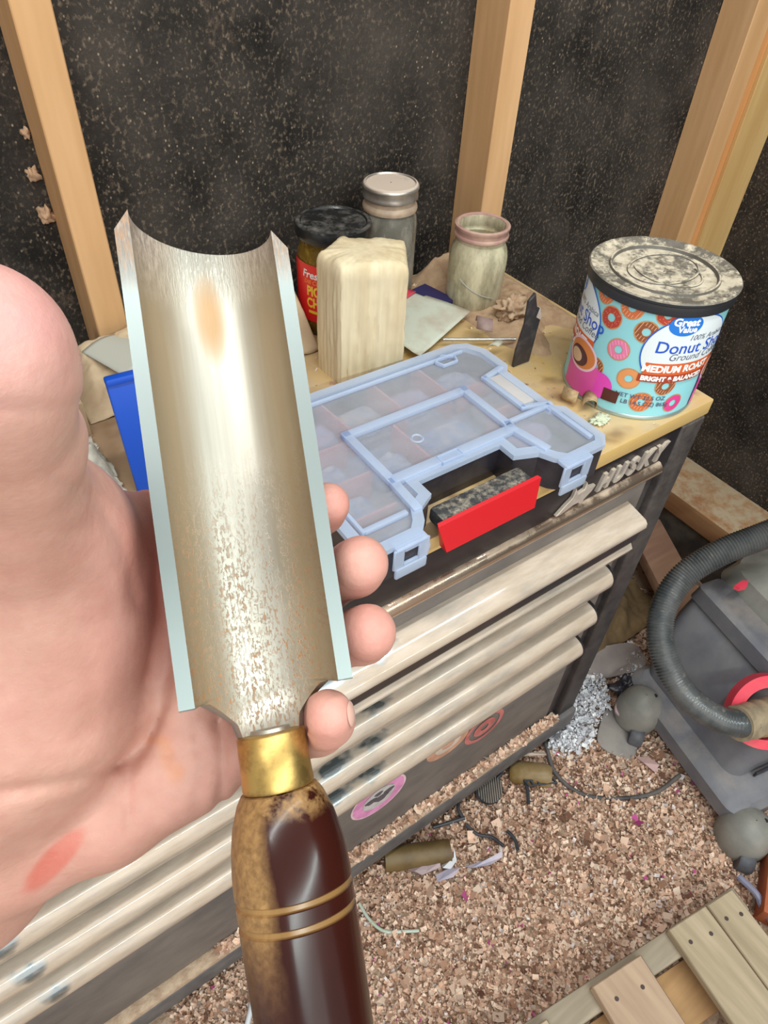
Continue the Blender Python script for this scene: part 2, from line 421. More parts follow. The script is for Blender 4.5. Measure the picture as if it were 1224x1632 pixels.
# raised letters and dog head emblem on the fascia
M_LET = mat('dusty_chrome_letter', (.55, .48, .43), (.70, .62, .55), rough=.35, metal=.4, scale=60, dust=DUST, dlo=.1, dhi=.8)
lx = .590
for ch in 'HUSKY':
    vs, fs = text_tris(ch, .033, bold=.0017, shear=.25)
    M = Matrix.Translation((lx, TF - .002, .8475)) @ Matrix.Rotation(PI / 2, 4, 'X') @ Matrix.Diagonal((.85, 1, 1, 1))
    bm = bmesh.new(); bv = [bm.verts.new(v) for v in vs]
    for f in fs:
        try: bm.faces.new([bv[i] for i in f])
        except ValueError: pass
    bmesh.ops.dissolve_limit(bm, angle_limit=.01, verts=bm.verts, edges=bm.edges)
    r = bmesh.ops.extrude_face_region(bm, geom=bm.faces[:])
    for e in r['geom']:
        if isinstance(e, bmesh.types.BMVert): e.co.z += .004
    for v in bm.verts: v.co = M @ v.co
    e = MB(); e.bm(bm); obj('emblem_letter', e, M_LET, chest, angle=20); lx += .0245
dog = [(.512, .831), (.524, .842), (.534, .850), (.5365, .864), (.5415, .853), (.552, .855), (.553, .866), (.559, .856), (.572, .853), (.567, .845), (.558, .838), (.553, .829), (.548, .836), (.538, .836), (.530, .833), (.520, .830)]
Mx = Matrix.Translation((0, TF - .002, 0)) @ Matrix.Rotation(PI / 2, 4, 'X')
obj('dog_emblem', MB().prism(dog, 0, .005, .0008, 1, Mx), M_LET, chest)
# stickers on the bottom panel (flat oval prints)
def sticker(cx, cz, r, parts, rx=1.0):
    for k, (rr, hole, colname, col) in enumerate(parts):
        mb = MB(); n = 40
        y = TF + .0052 - .0004 * k
        a = [(cx + rr * r * rx * math.cos(2 * PI * i / n), y, cz + rr * r * math.sin(2 * PI * i / n)) for i in range(n)]
        if hole:
            b = [(cx + hole * r * rx * math.cos(2 * PI * i / n), y, cz + hole * r * math.sin(2 * PI * i / n)) for i in range(n)]
            mb.add(a + b, [(i, (i + 1) % n, n + (i + 1) % n, n + i) for i in range(n)])
        else: mb.add(a, [tuple(range(n))])
        o = obj('sticker', mb, mat(colname, col, tuple(min(1, c * 1.25 + .04) for c in col), rough=.6, scale=50), chest, smooth=False)
        o['label'] = colname.replace('_', ' ')
sticker(.296, .318, .052, [(1, 0, 'pale_pink_round_sticker', (.72, .50, .56)), (.93, .6, 'magenta_sticker_ring', (.70, .26, .50)), (.58, 0, 'grey_sticker_centre', (.50, .47, .47))])
for (dx, dz, s) in ((-.016, .004, .010), (.004, -.004, .013), (.018, .006, .009), (-.002, .016, .007)):
    obj('sticker_figure', MB().prism([(.296 + dx + s * math.cos(t) * (1 + .3 * math.sin(3 * t)), .318 + dz + s * .7 * math.sin(t)) for t in np.linspace(0, 2 * PI, 14, endpoint=False)], .0, .0005, 0, 1,
        Matrix.Translation((0, TF + .0038, 0)) @ Matrix.Rotation(PI / 2, 4, 'X')), mat('dark_sticker_print', (.12, .10, .12)), chest)
sticker(.512, .318, .043, [(1, .78, 'red_round_sticker_rim', (.50, .14, .13)), (.55, .2, 'red_sticker_swirl', (.48, .13, .12))])
sticker(.430, .345, .036, [(1, 0, 'orange_worn_sticker', (.58, .30, .20)), (.6, .3, 'pale_worn_sticker_patch', (.62, .50, .42))], 1.2)
# casters
def caster(x, y):
    mb = MB(); mb.T = Matrix.Translation((x, y, .036)) @ Matrix.Rotation(PI / 2, 4, 'X')
    c = bpy.data.objects.new('caster', None); COL.objects.link(c); c.parent = chest; c.location = Vector((x, y, .036)) - chest.location
    mb.lathe([(.010, -.014), (.030, -.014), (.034, -.010), (.034, .010), (.030, .014), (.010, .014)], 24)
    obj('wheel', mb, mat('black_rubber', (.03, .03, .03), (.07, .06, .06), rough=.7), c)
    f = MB().box((x - .03, y - .022, .068), (x + .03, y + .022, TZ0), .003).box((x - .006, y - .022, .03), (x + .02, y - .018, .075), .001).box((x - .006, y + .018, .03), (x + .02, y + .022, .075), .001)
    obj('fork', f, M_BLK, c)
for x in (TX0 + .08, TX1 - .09):
    for y in (.40, TB - .06): caster(x, y)

# ------------------------------------------------------------------ worktop
def top_mat():
    mt, nt, b, L = new_mat('yellow_board_top'); v = coords(nt)
    c = mix(nt, noise_fac(nt, coords(nt, (.15, 1, 1)), 30, 5, .35, .65), (.62, .40, .14), (.70, .48, .20))
    f = mth(nt, 'MULTIPLY', up_fac(nt, .5, .9), noise_fac(nt, v, 16, 9, .38, .60, .75))
    c = mix(nt, mth(nt, 'MULTIPLY', f, .75), c, (.58, .44, .28))
    s = nd(nt, 'ShaderNodeSeparateXYZ'); L.new(v, s.inputs[0])
    r = nd(nt, 'ShaderNodeMapRange'); r.inputs[1].default_value = .28; r.inputs[2].default_value = .16
    L.new(mth(nt, 'ADD', s.outputs[0], mth(nt, 'MULTIPLY', noise_fac(nt, v, 14, 4, 0, 1), .08)), r.inputs[0])
    c = mix(nt, mth(nt, 'MULTIPLY', mth(nt, 'MULTIPLY', r.outputs[0], up_fac(nt, .5, .9)), .8), c, (.30, .19, .13))
    w = nd(nt, 'ShaderNodeTexWave', wave_type='RINGS', rings_direction='Z'); w.inputs['Scale'].default_value = 9; w.inputs['Distortion'].default_value = 6
    w.inputs['Detail Scale'].default_value = 1.2
    mp = nd(nt, 'ShaderNodeMapping'); mp.inputs['Location'].default_value = (-.5, .05, 0); L.new(v, mp.inputs['Vector']); L.new(mp.outputs[0], w.inputs['Vector'])
    fr = mth(nt, 'MULTIPLY', mth(nt, 'MULTIPLY', noise_fac(nt, v, 11, 3, .5, .6), w.outputs['Fac']), up_fac(nt, .5, .9))
    c = mix(nt, mth(nt, 'MULTIPLY', fr, .7), c, (.20, .11, .05))
    L.new(c, b.inputs['Base Color']); b.inputs['Roughness'].default_value = .6
    bump(nt, b, noise_fac(nt, v, 120, 6, 0, 1), .35, .001); return mt
WZ = .900
wt = obj('worktop', MB().box((TX0 - .01, .3455, TZ1 + .0005), (.7725, .805, WZ), .0025, 2), top_mat())
tag(wt, 'yellow wooden board top of the tool chest, dusty with dark rings', 'worktop')

# heap of fine sawdust along the rear right of the top
def heap(name, xr, yr, fn, n, material, zbase):
    mb = MB(); nx, ny = n
    xs = np.linspace(xr[0], xr[1], nx); ys = np.linspace(yr[0], yr[1], ny)
    mb.v = [(x, y, zbase + fn(x, y)) for y in ys for x in xs]
    mb.f = [(j * nx + i, j * nx + i + 1, (j + 1) * nx + i + 1, (j + 1) * nx + i) for j in range(ny - 1) for i in range(nx - 1)]
    return obj(name, mb, material, angle=180)
def h1(x, y):
    e = max(0, min(1, (x - .618) / .04)) * max(0, min(1, (.768 - x) / .02)) * max(0, min(1, (.80 - y) / .02))
    edge = .555 + .03 * math.sin(x * 55) + .02 * fbm((x * 20, 0, 2))
    e *= max(0, min(1, (y - edge) / .03))
    return -.001 + e * (.034 * max(0, (y - .745) / .05) * max(0, min(1, (.735 - x) / .03)) + .009 + .006 * abs(fbm((x * 22, y * 22, 0))) + .002 * fbm((x * 90, y * 90, 1)))
M_SAW = mat('fine_sawdust', (.50, .34, .21), (.40, .25, .15), rough=.95, scale=40, bmp=.5, bscale=200, bdist=.002)
tag(heap('sawdust_heap', (.59, .771), (.50, .802), h1, (90, 120), M_SAW, WZ), 'brown sawdust lying over the rear right corner of the worktop', 'sawdust', kind='stuff')
# crumpled kraft paper along the wall
def kraft(x, y):
    t = max(0, min(1, (y - .69) / .10)); e = max(0, min(1, (x - .105) / .03)) * max(0, min(1, (.408 - x) / .006))
    peak = interp(x, [.08, .17, .26, .36, .40, .41], [.030, .036, .050, .072, .100, .02])
    return .0015 + e * peak * (t ** .8) * (1 + .12 * fbm((x * 16, y * 14, 0))) + e * .006 * abs(fbm((x * 30, y * 22, 7)))
kp = heap('kraft_paper', (.105, .408), (.690, .800), kraft, (120, 50), mat('kraft_paper', (.60, .46, .30), (.50, .36, .23), rough=.85, scale=18, bmp=.3, bscale=50), WZ)
sm = kp.modifiers.new('thick', 'SOLIDIFY'); sm.thickness = .0008
tag(kp, 'long crumpled sheet of tan kraft paper pushed against the black wall', 'paper')

# ------------------------------------------------------------------ wood block
M_BLOCK = wood_mat('pale_split_wood', (.80, .67, .46), (.70, .55, .34), 'z', knots=True, scale=14, grain=.3)
def block():
    C = Vector((.433, .634)); foot = [(.385, .611), (.455, .580), (.494, .640), (.432, .684), (.383, .660)]
    P = [Vector(p) for p in foot]; per = []; wts = []
    for i in range(5):
        a, b = P[i], P[(i + 1) % 5]
        for k in range(26):
            t = (k + .5) / 26; per.append(a.lerp(b, t)); wts.append((i, t))
    per = [(per[i - 1] + per[i] * 2 + per[(i + 1) % len(per)]) / 4 for i in range(len(per))]
    zs = list(np.linspace(0, .140, 36)) + [.1445, .1485, .1515, .1530]
    shr = [1.0] * 36 + [.985, .955, .90, .80]
    mb = MB(); N = len(per)
    for z, sh in zip(zs, shr):
        for i, p in enumerate(per):
            side, t = wts[i]; d = (p - C); n_ = d.normalized()
            fade = max(0, min(1, (.140 - z) / .012))
            am = .0011 if side == 0 else .0004
            g = am * math.sin(t * 44 + 2.2 * fbm((z * 9, side, 0))) + .0012 * fbm((t * 5 + side, z * 14, 2)) - .0022 * math.exp(-((t - .52 - .05 * math.sin(z * 40)) / .04) ** 2) * (side == 0)
            q = C + d * sh + n_ * (g * fade + .0006 * fbm((t * 9, z * 60, 5)))
            dome = .0045 * fbm((p.x * 28, p.y * 28, 0)) if z > .15 else 0
            mb.v.append((q.x, q.y, WZ + z + dome))
    for j in range(len(zs) - 1):
        for i in range(N): mb.f.append((j * N + i, j * N + (i + 1) % N, (j + 1) * N + (i + 1) % N, (j + 1) * N + i))
    J = (len(zs) - 1) * N
    for q, zz in ((.5, .1545), (.2, .1550)):
        o = len(mb.v); mb.v += [(C.x + (p - C).x * q, C.y + (p - C).y * q, WZ + zz) for p in per]
        mb.f += [(J + i, J + (i + 1) % N, o + (i + 1) % N, o + i) for i in range(N)]; J = o
    c = len(mb.v); mb.v.append((C.x, C.y, WZ + .155)); mb.f += [(J + i, J + (i + 1) % N, c) for i in range(N)]
    mb.f.append(tuple(reversed(range(N))))
    return mb
b = obj('wood_block', block(), M_BLOCK, angle=50)
tag(b, 'pale rough split wood block standing upright between the gouge and the jars', 'wood block')

# ------------------------------------------------------------------ jars
def glass_mat(name, tint, rough=.08, film=.35, filmcol=(.55, .48, .36), lo=.35, hi=.6, stretch=(1, 1, .35), scale=26):
    mt, nt, b, L = new_mat(name)
    b.inputs['Base Color'].default_value = rgba(tint); b.inputs['Roughness'].default_value = rough
    b.inputs['Transmission Weight'].default_value = 1; b.inputs['IOR'].default_value = 1.25
    d = nd(nt, 'ShaderNodeBsdfPrincipled'); d.inputs['Base Color'].default_value = rgba(filmcol); d.inputs['Roughness'].default_value = .45
    ms = nd(nt, 'ShaderNodeMixShader')
    f = noise_fac(nt, coords(nt, stretch), scale, 6, lo, hi, .7)
    L.new(mth(nt, 'MULTIPLY_ADD', f, 1 - film, film), ms.inputs[0])
    L.new(b.outputs[0], ms.inputs[1]); L.new(d.outputs[0], ms.inputs[2])
    L.new(ms.outputs[0], nt.nodes['Material Output'].inputs['Surface']); return mt
def jar_mesh(prof, c, wall=.0025, open_top=True):
    inner = [(max(r - wall, .002), z) for r, z in reversed(prof) if z > .004] 
    inner[-1] = (inner[-1][0], .006)
    full = [(.001, 0)] + prof + inner + [(.001, .006)]
    return MB().lathe(full, 56, c, cap=False)
def thread_rings(c, r, z0, n, mat_, parent):
    for k in range(n):
        mb = MB(); pts = [(c[0] + r * math.cos(t), c[1] + r * math.sin(t), z0 + k * .0045) for t in np.linspace(0, 2 * PI, 40)]
        obj('thread', mb.tube(pts, .0011, 6), mat_, parent)
# open mason jar
jc = (.664, .693, WZ)
j = thing('open_mason_jar', 'open glass jar, cloudy with dust, with a rusty pink rim, nearest the corner', 'jar', jc)
M_G2 = glass_mat('dust_filmed_glass', (.92, .90, .82), film=.35, filmcol=(.62, .55, .38), lo=.38, hi=.58)
prof = [(.030, 0), (.036, .002), (.039, .008), (.0395, .020), (.0405, .060), (.0405, .072), (.038, .084), (.0345, .091), (.0335, .094), (.0345, .096), (.0345, .099), (.0335, .101), (.0335, .112), (.0342, .114)]
obj('glass_body', jar_mesh(prof, jc), M_G2, j)
M_RIM = mat('rusty_pink_rim', (.52, .33, .26), (.40, .22, .19), rough=.6, scale=40)
obj('rim_band', MB().lathe([(.0345, .100), (.0372, .100), (.0378, .102), (.0372, .104), (.0362, .105), (.0362, .110), (.0378, .112), (.0378, .115), (.0350, .1165), (.0320, .115), (.0315, .110), (.0320, .100)], 56, jc, cap=False), M_RIM, j)
obj('dried_residue', MB().lathe([(.001, .007), (.034, .007), (.0355, .012), (.036, .030), (.034, .034), (.020, .030), (.001, .028)], 40, jc, cap=False), mat('tan_residue', (.55, .46, .28), (.42, .33, .2), rough=.8, scale=40), j)
# raised pattern on glass
mb = MB(); pts = []
for t in np.linspace(0, 1, 24):
    th = math.radians(-165 + 75 * t); pts.append((jc[0] + .0408 * math.cos(th), jc[1] + .0408 * math.sin(th), WZ + .050 - .038 * t + .012 * t * t))
obj('embossed_curve', mb.tube(pts, .0008, 6), mat('emboss_grey', (.38, .36, .33), rough=.4), j)
# lidded mason jar behind
jc = (.574, .785, WZ)
j = thing('lidded_glass_jar', 'clear glass jar with a dusty metal screw lid, behind the wood block', 'jar', jc)
M_G1 = glass_mat('clear_dusty_glass', (.80, .80, .76), film=.30, filmcol=(.34, .31, .26), lo=.45, hi=.75)
prof = [(.030, 0), (.036, .002), (.0385, .008), (.0385, .095), (.0385, .104), (.037, .113), (.0345, .119), (.0335, .123), (.0335, .150)]
obj('glass_body', jar_mesh(prof, jc), M_G1, j)
obj('screw_lid', MB().lathe([(.0345, .136), (.0375, .137), (.0380, .139), (.0372, .141), (.0372, .148), (.0385, .150), (.0385, .152), (.036, .155), (.034, .1555), (.033, .1535), (.001, .1540)], 56, jc, cap=False),
    mat('dull_zinc_lid', (.55, .50, .46), (.42, .36, .31), rough=.35, metal=.75, scale=40, dust=(.60, .48, .39), dlo=.5, dhi=.9, damt=(.2, .4)), j)
obj('neck_band', MB().lathe([(.034, .120), (.0372, .121), (.0378, .124), (.0372, .127), (.0345, .130), (.0345, .1355)], 48, jc, cap=False), mat('rusty_neck', (.45, .33, .23), (.34, .24, .18), rough=.5, scale=40), j)
# pickle jar
jc = (.4575, .742, WZ)
j = thing('pickle_jar', 'squat jar with a black lid and red pickle label, of amber brine', 'jar', jc)
M_AMB = glass_mat('amber_glass', (.72, .50, .14), rough=.05, film=.30, filmcol=(.34, .21, .03), lo=.5, hi=.75, stretch=(1, 1, 1), scale=60)
prof = [(.036, 0), (.042, .003), (.0465, .010), (.0475, .020), (.0475, .095), (.046, .106), (.043, .114), (.0415, .118), (.0415, .132)]
obj('glass_body', jar_mesh(prof, jc), M_AMB, j)
obj('pickle_brine', MB().lathe([(.001, .0075), (.040, .0075), (.044, .014), (.0445, .095), (.043, .105), (.001, .106)], 48, jc, cap=False),
    mat('pickle_brine', (.36, .23, .04), (.24, .17, .04), rough=.25, scale=45, coat=.5), j)
obj('screw_lid', MB().lathe([(.0435, .126), (.0475, .127), (.0485, .130), (.0485, .138), (.0475, .1415), (.0445, .143), (.042, .1425), (.0405, .1405), (.001, .1405)], 64, jc, cap=False),
    mat('black_gloss_lid', (.012, .012, .013), (.018, .018, .018), rough=.25, scale=20, dust=(.20, .18, .16), dlo=.8, dhi=.99, dscale=45, damt=(.45, .75)), j)
def wrap_mb(mb, c, r, u0, pts, faces):      # pts: (u,v) metres; u is arc length measured from angle u0
    mb.add([(c[0] + r * math.cos(u0 + u / r), c[1] + r * math.sin(u0 + u / r), c[2] + v) for u, v in pts], faces)
def w_rect(mb, c, r, u0, ua, ub, va, vb, n=24):
    pts = []; fs = []
    for i in range(n + 1):
        u = ua + (ub - ua) * i / n; pts += [(u, va), (u, vb)]
    for i in range(n): fs.append((2 * i, 2 * i + 2, 2 * i + 3, 2 * i + 1))
    wrap_mb(mb, c, r, u0, pts, fs)
def w_text(mb, c, r, u0, txt, size, u, v, bold=0, shear=0, rot=0, sx=1, space=1):
    vs, fs = text_tris(txt, size, bold, shear, space)
    pts = []
    for p in vs:
        x = p.x * sx; y = p.y; pts.append((u + x * math.cos(rot) - y * math.sin(rot), v + x * math.sin(rot) + y * math.cos(rot)))
    wrap_mb(mb, c, r, u0, pts, fs)
def pmat(name, col, rough=.35): return mat(name, col, rough=rough)
A0 = math.atan2(-.742, -.4575)              # side that faces the photographer
mb = MB(); w_rect(mb, jc, .0479, A0, -.075, .035, .024, .101, 40)
mb2 = MB(); w_rect(mb2, jc, .0482, A0, -.036, -.012, .036, .040, 8)
lab = obj('paper_label', mb, pmat('label_red', (.72, .018, .018)), j)
mb = MB(); w_text(mb, jc, .0482, A0, 'PICKLE', .018, -.0170, .066, .0007, sx=.76); w_text(mb, jc, .0482, A0, 'CHIPS', .018, -.0205, .050, .0007, sx=.76)
obj('printed_text', mb, pmat('label_yellow', (.85, .55, .04)), lab, smooth=False)
mb = MB(); w_text(mb, jc, .0482, A0, 'Fresh', .014, -.030, .088, .0003, .2)
obj('printed_text', mb, pmat('label_white', (.8, .8, .8)), lab, smooth=False)
mb = MB(); w_text(mb, jc, .0482, A0, 'Dill Cut', .008, -.030, .0785, .0002, .2)
obj('printed_text', mb, pmat('label_orange', (.85, .22, .03)), lab, smooth=False); obj('printed_bar', mb2, pmat('label_yellow', (.85, .55, .04)), lab, smooth=False)

# ------------------------------------------------------------------ coffee can
cc = (.704, .431, WZ); CR = .0800
can = thing('coffee_can', 'large round coffee can printed with donuts, black lid caked in sawdust', 'can', cc)
obj('can_body', MB().lathe([(.060, 0), (CR, 0), (CR + .001, .002), (CR, .005), (CR, .137), (CR - .002, .139)], 96, cc), mat('pale_cyan_print', (.30, .66, .72), rough=.35), can)
obj('bottom_rim', MB().lathe([(CR + .0002, .0), (CR + .0015, .001), (CR + .0015, .004), (CR + .0003, .0055)], 96, cc, cap=False), mat('metal_rim', (.42, .52, .50), rough=.3, metal=.6), can)
def lid_mat():
    mt, nt, b, L = new_mat('black_lid_caked_in_dust'); v = coords(nt)
    f = mth(nt, 'MULTIPLY', up_fac(nt, .55, .9), noise_fac(nt, v, 22, 9, .43, .53, .8))
    f2 = mth(nt, 'MULTIPLY', up_fac(nt, .0, .6), .25)
    f = mth(nt, 'MAXIMUM', f, f2)
    dc = mix(nt, noise_fac(nt, v, 90, 6, .35, .65), (.50, .42, .31), (.72, .62, .48))
    c = mix(nt, f, (.022, .024, .030), dc)
    L.new(c, b.inputs['Base Color']); L.new(mth(nt, 'MULTIPLY_ADD', f, .5, .4), b.inputs['Roughness'])
    bump(nt, b, f, .6, .0015); return mt
ML = lid_mat()
lp = [(CR + .001, .137), (CR + .003, .137), (CR + .0035, .140), (CR + .003, .1475), (CR + .0045, .149), (CR + .0045, .1515), (CR + .003, .153), (CR - .003, .153), (CR - .006, .1505), (CR - .018, .1500), (CR - .019, .1525), (CR - .021, .1525), (CR - .0225, .1490), (CR - .034, .1485)]
for q in np.linspace(.046, .001, 8): lp.append((q, .1485))
lid = obj('lid', MB().lathe(lp, 96, cc, cap=False), ML, can)
pts = [(cc[0] + .004 + .047 * math.cos(t), cc[1] + .004 + .033 * math.sin(t), WZ + .1487) for t in np.linspace(0, 2 * PI, 50)]
obj('raised_ring', MB().tube(pts, .0016, 8), ML, lid)
pts = [(cc[0] + .004 + .034 * math.cos(t), cc[1] - .002 + .040 * math.sin(t), WZ + .1487) for t in np.linspace(PI * .75, PI * 1.9, 30)]
obj('raised_ring', MB().tube(pts, .0013, 8), ML, lid)
hp = on_z(1134, 420, WZ + .1495)
obj('lid_hole', MB().prism([(hp[0] + .009 * math.cos(t) * (1 + .15 * math.sin(2 * t)), hp[1] + .006 * math.sin(t)) for t in np.linspace(0, 2 * PI, 20, endpoint=False)], WZ + .1482, WZ + .1492), pmat('deep_black', (.002, .002, .002)), lid)
OFF = [0]
def cprint(name, colname, col, builder, layer, parent=None):
    mb = MB(); builder(mb, CR + .00035 + .00022 * layer); return obj(name, mb, pmat(colname, col), parent or can, smooth=False, normals=False)
def uv_ang(u): return u / 1000.0
def w_disc(mb, r, u, v, ru, rv, hole=0, n=40, rings=5, wob=0, clipv=None, clipu=None, rot=0, a0=0, a1=2 * PI):
    pts = []; fs = []
    for k in range(rings + 1):
        q = hole + (1 - hole) * k / rings
        for i in range(n):
            t = a0 + (a1 - a0) * i / (n if a1 - a0 > 6.28 else n - 1); w = 1 + wob * math.sin(7 * t + u)
            x = ru * q * w * math.cos(t); y = rv * q * w * math.sin(t)
            x, y = x * math.cos(rot) - y * math.sin(rot), x * math.sin(rot) + y * math.cos(rot)
            X = u + x; Y = v + y
            if clipv: Y = min(max(Y, clipv[0]), clipv[1])
            if clipu: X = min(max(X, clipu[0]), clipu[1])
            pts.append((X / 1000, Y / 1000))
    full = a1 - a0 > 6.28
    for k in range(rings):
        for i in range(n if full else n - 1):
            i2 = (i + 1) % n; fs.append((k * n + i, k * n + i2, (k + 1) * n + i2, (k + 1) * n + i))
    wrap_mb(mb, cc, r, 0, [(p[0] * r / CR, p[1]) for p in pts], fs)
CV = (6, 137)
ice = {'pink': (.86, .22, .42), 'red': (.50, .055, .03), 'choc': (.30, .09, .035), 'glaze': (.80, .32, .12), 'magenta': (.80, .06, .30), 'orange': (.68, .16, .05)}
donuts = [(-246, 116, 13, 'red'), (-226, 136, 13, 'orange'), (-204, 113.5, 13, 'choc'), (-227, 84, 13, 'pink'), (-206, 53, 13, 'glaze'), (-184, 25, 13, 'orange'), (-188, 137, 12, 'red'),
          (-162, 48, 12, 'choc'), (-143, 22, 12, 'magenta'), (-262, 138, 12, 'orange'), (-248, 52, 11, 'choc'), (-268, 86, 11, 'red'), (-290, 112, 13, 'pink'), (-75, 60, 13, 'choc'), (-60, 100, 13, 'pink'), (-40, 40, 13, 'glaze'), (-20, 90, 13, 'red'), (0, 40, 13, 'pink'), (20, 100, 13, 'choc')]
for (u, v, R_, k) in donuts:
    d = cprint('printed_donut', 'donut_dough', (.62, .30, .12), lambda mb, r: w_disc(mb, r, u, v, R_ * 1.04, R_ * 1.04, .34, clipv=CV), 0)
    cprint('donut_icing', 'icing_' + k, ice[k], lambda mb, r: w_disc(mb, r, u, v, R_ * .93, R_ * .93, .42, wob=.03, clipv=CV), 1, d)
    if k in ('choc', 'pink', 'orange'):
        def stripes(mb, r):
            for q in (-.7, -.42, -.14, .14, .42, .7):
                h = math.sqrt(1 - q * q) * R_ * .85
                for (ya, yb) in (((-h, h),) if abs(q) > .45 else ((-h, -R_ * .45), (R_ * .45, h))):
                    a = math.radians(-20 if k != 'pink' else 25); P = []
                    for (x, y) in ((q * R_ - .35, ya), (q * R_ + .35, ya), (q * R_ + .35, yb), (q * R_ - .35, yb)):
                        X = u + x * math.cos(a) - y * math.sin(a); Y = v + x * math.sin(a) + y * math.cos(a); P.append((X / 1000 * r / CR, min(Y, CV[1]) / 1000))
                    wrap_mb(mb, cc, r, 0, P, [(0, 1, 2, 3)])
        cprint('icing_stripe', 'icing_drizzle', (.85, .48, .30) if k != 'pink' else (.95, .60, .70), stripes, 2, d) if k != 'pink' else cprint('icing_stripe', 'icing_drizzle_pink', (.93, .50, .62), stripes, 2, d)
    elif k == 'red':
        def spr(mb, r):
            rr = random.Random(int(u))
            for q in range(26):
                t = rr.uniform(0, 6.28); h = rr.uniform(.5, .88) * R_; X = u + h * math.cos(t); Y = min(v + h * math.sin(t), CV[1] - .6)
                wrap_mb(mb, cc, r, 0, [((X - .35) / 1000 * r / CR, (Y - .35) / 1000), ((X + .35) / 1000 * r / CR, (Y - .35) / 1000), ((X + .35) / 1000 * r / CR, (Y + .35) / 1000), ((X - .35) / 1000 * r / CR, (Y + .35) / 1000)], [(0, 1, 2, 3)])
        cprint('icing_sprinkles', 'icing_drizzle', (.85, .48, .30), spr, 2, d)
# front white oval with blue outline, blue badge and words
def front_panel(u):
    cprint('label_outline', 'label_blue', (.02, .12, .62), lambda mb, r: w_disc(mb, r, u, 92, 53.5, 47, 0, 64, 12, clipv=(60, 137)), 2.2)
    cprint('label_panel', 'label_panel_white', (.80, .86, .90), lambda mb, r: w_disc(mb, r, u, 92, 52, 45.5, 0, 64, 12, clipv=(60, 136)), 3)
    T = lambda txt, s, du, v, cn, col, b=0.0, sh=0.0, sx=1.0, lay=4: cprint('printed_text', cn, col, lambda mb, r: w_text(mb, cc, r, 0, txt, s, (u + du) / 1000 * r / CR, v / 1000, b, sh, sx=sx), lay)
    cprint('blue_badge', 'badge_blue', (.015, .20, .72), lambda mb, r: w_disc(mb, r, u - 15, 126.5, 19, 12.8, 0, 48, 6), 4)
    T('Great', .0125, -15.5, 130.0, 'print_white', (.95, .95, .95), .0005, lay=5); T('Value', .0100, -12, 121.5, 'print_white', (.95, .95, .95), .0004, lay=5)
    T('100% Arabica', .0095, 20, 110.5, 'print_grey', (.10, .12, .20), 0, .2); T('Donut Shop', .0205, 10, 98, 'print_blue', (.02, .10, .60), .0002)
    T('Ground Coffee', .0125, 16, 86.5, 'print_grey', (.10, .12, .20), 0, .25)
    cprint('orange_ribbon', 'ribbon_orange', (.74, .13, .03), lambda mb, r: w_rect(mb, cc, r, 0, (u - 47) / 1000, (u + 47) / 1000, .063, .0785, 30), 4)
    cprint('brown_ribbon', 'ribbon_brown', (.40, .05, .02), lambda mb, r: w_rect(mb, cc, r, 0, (u - 51) / 1000, (u + 40) / 1000, .0535, .0635, 30), 4.6)
    T('MEDIUM ROAST', .0120, -4, 71, 'print_white', (.95, .95, .95), .0006, lay=5.2); T('BRIGHT & BALANCED', .0082, -5, 58.2, 'print_white', (.95, .95, .95), .0005, lay=5.6)
def cup(u, v):
    cprint('printed_cup', 'cup_pink', (.78, .10, .42), lambda mb, r: (w_disc(mb, r, u, v - 3, 27, 27, 0, 48, 8, clipv=(6, v + 4)), w_rect(mb, cc, r, 0, (u - 27) / 1000, (u + 27) / 1000, .006, (v - 3) / 1000, 16)), 5.0)
    cprint('cup_handle', 'cup_handle_pink', (.80, .07, .52), lambda mb, r: w_disc(mb, r, u + 36, v - 22, 17, 17, 0, 32, 5, clipv=(6, 137)), 4.6)
    cprint('cup_rim', 'cup_rim_pale', (.88, .62, .74), lambda mb, r: w_disc(mb, r, u, v + 1, 27, 20, 0, 48, 8), 5.4)
    cprint('coffee_surface', 'coffee_orange', (.72, .24, .07), lambda mb, r: w_disc(mb, r, u, v + 1, 24, 17, 0, 48, 8), 5.8)
    cprint('coffee_swirl', 'coffee_dark', (.09, .025, .04), lambda mb, r: w_disc(mb, r, u - 4, v - 3, 17, 12, 0, 36, 6), 6.2)
    cprint('milk_swirl', 'milk_pale', (.72, .50, .32), lambda mb, r: w_disc(mb, r, u - 8, v - 4, 11, 8, 0, 36, 6), 6.6)
front_panel(-150); cup(-82, 55)
front_panel(-309); cup(-273, 54)
cprint('printed_text', 'print_grey', (.10, .12, .20), lambda mb, r: (w_text(mb, cc, r, 0, 'NET WT 30.5 OZ', .0078, -.186 * r / CR, .031, .0001), w_text(mb, cc, r, 0, '(1 LB 14.5 OZ) 865g', .0078, -.183 * r / CR, .0225, .0001)), 3)
cprint('info_box', 'info_brown', (.09, .018, .015), lambda mb, r: w_rect(mb, cc, r, 0, -.2345, -.2155, .017, .033, 10), 7)

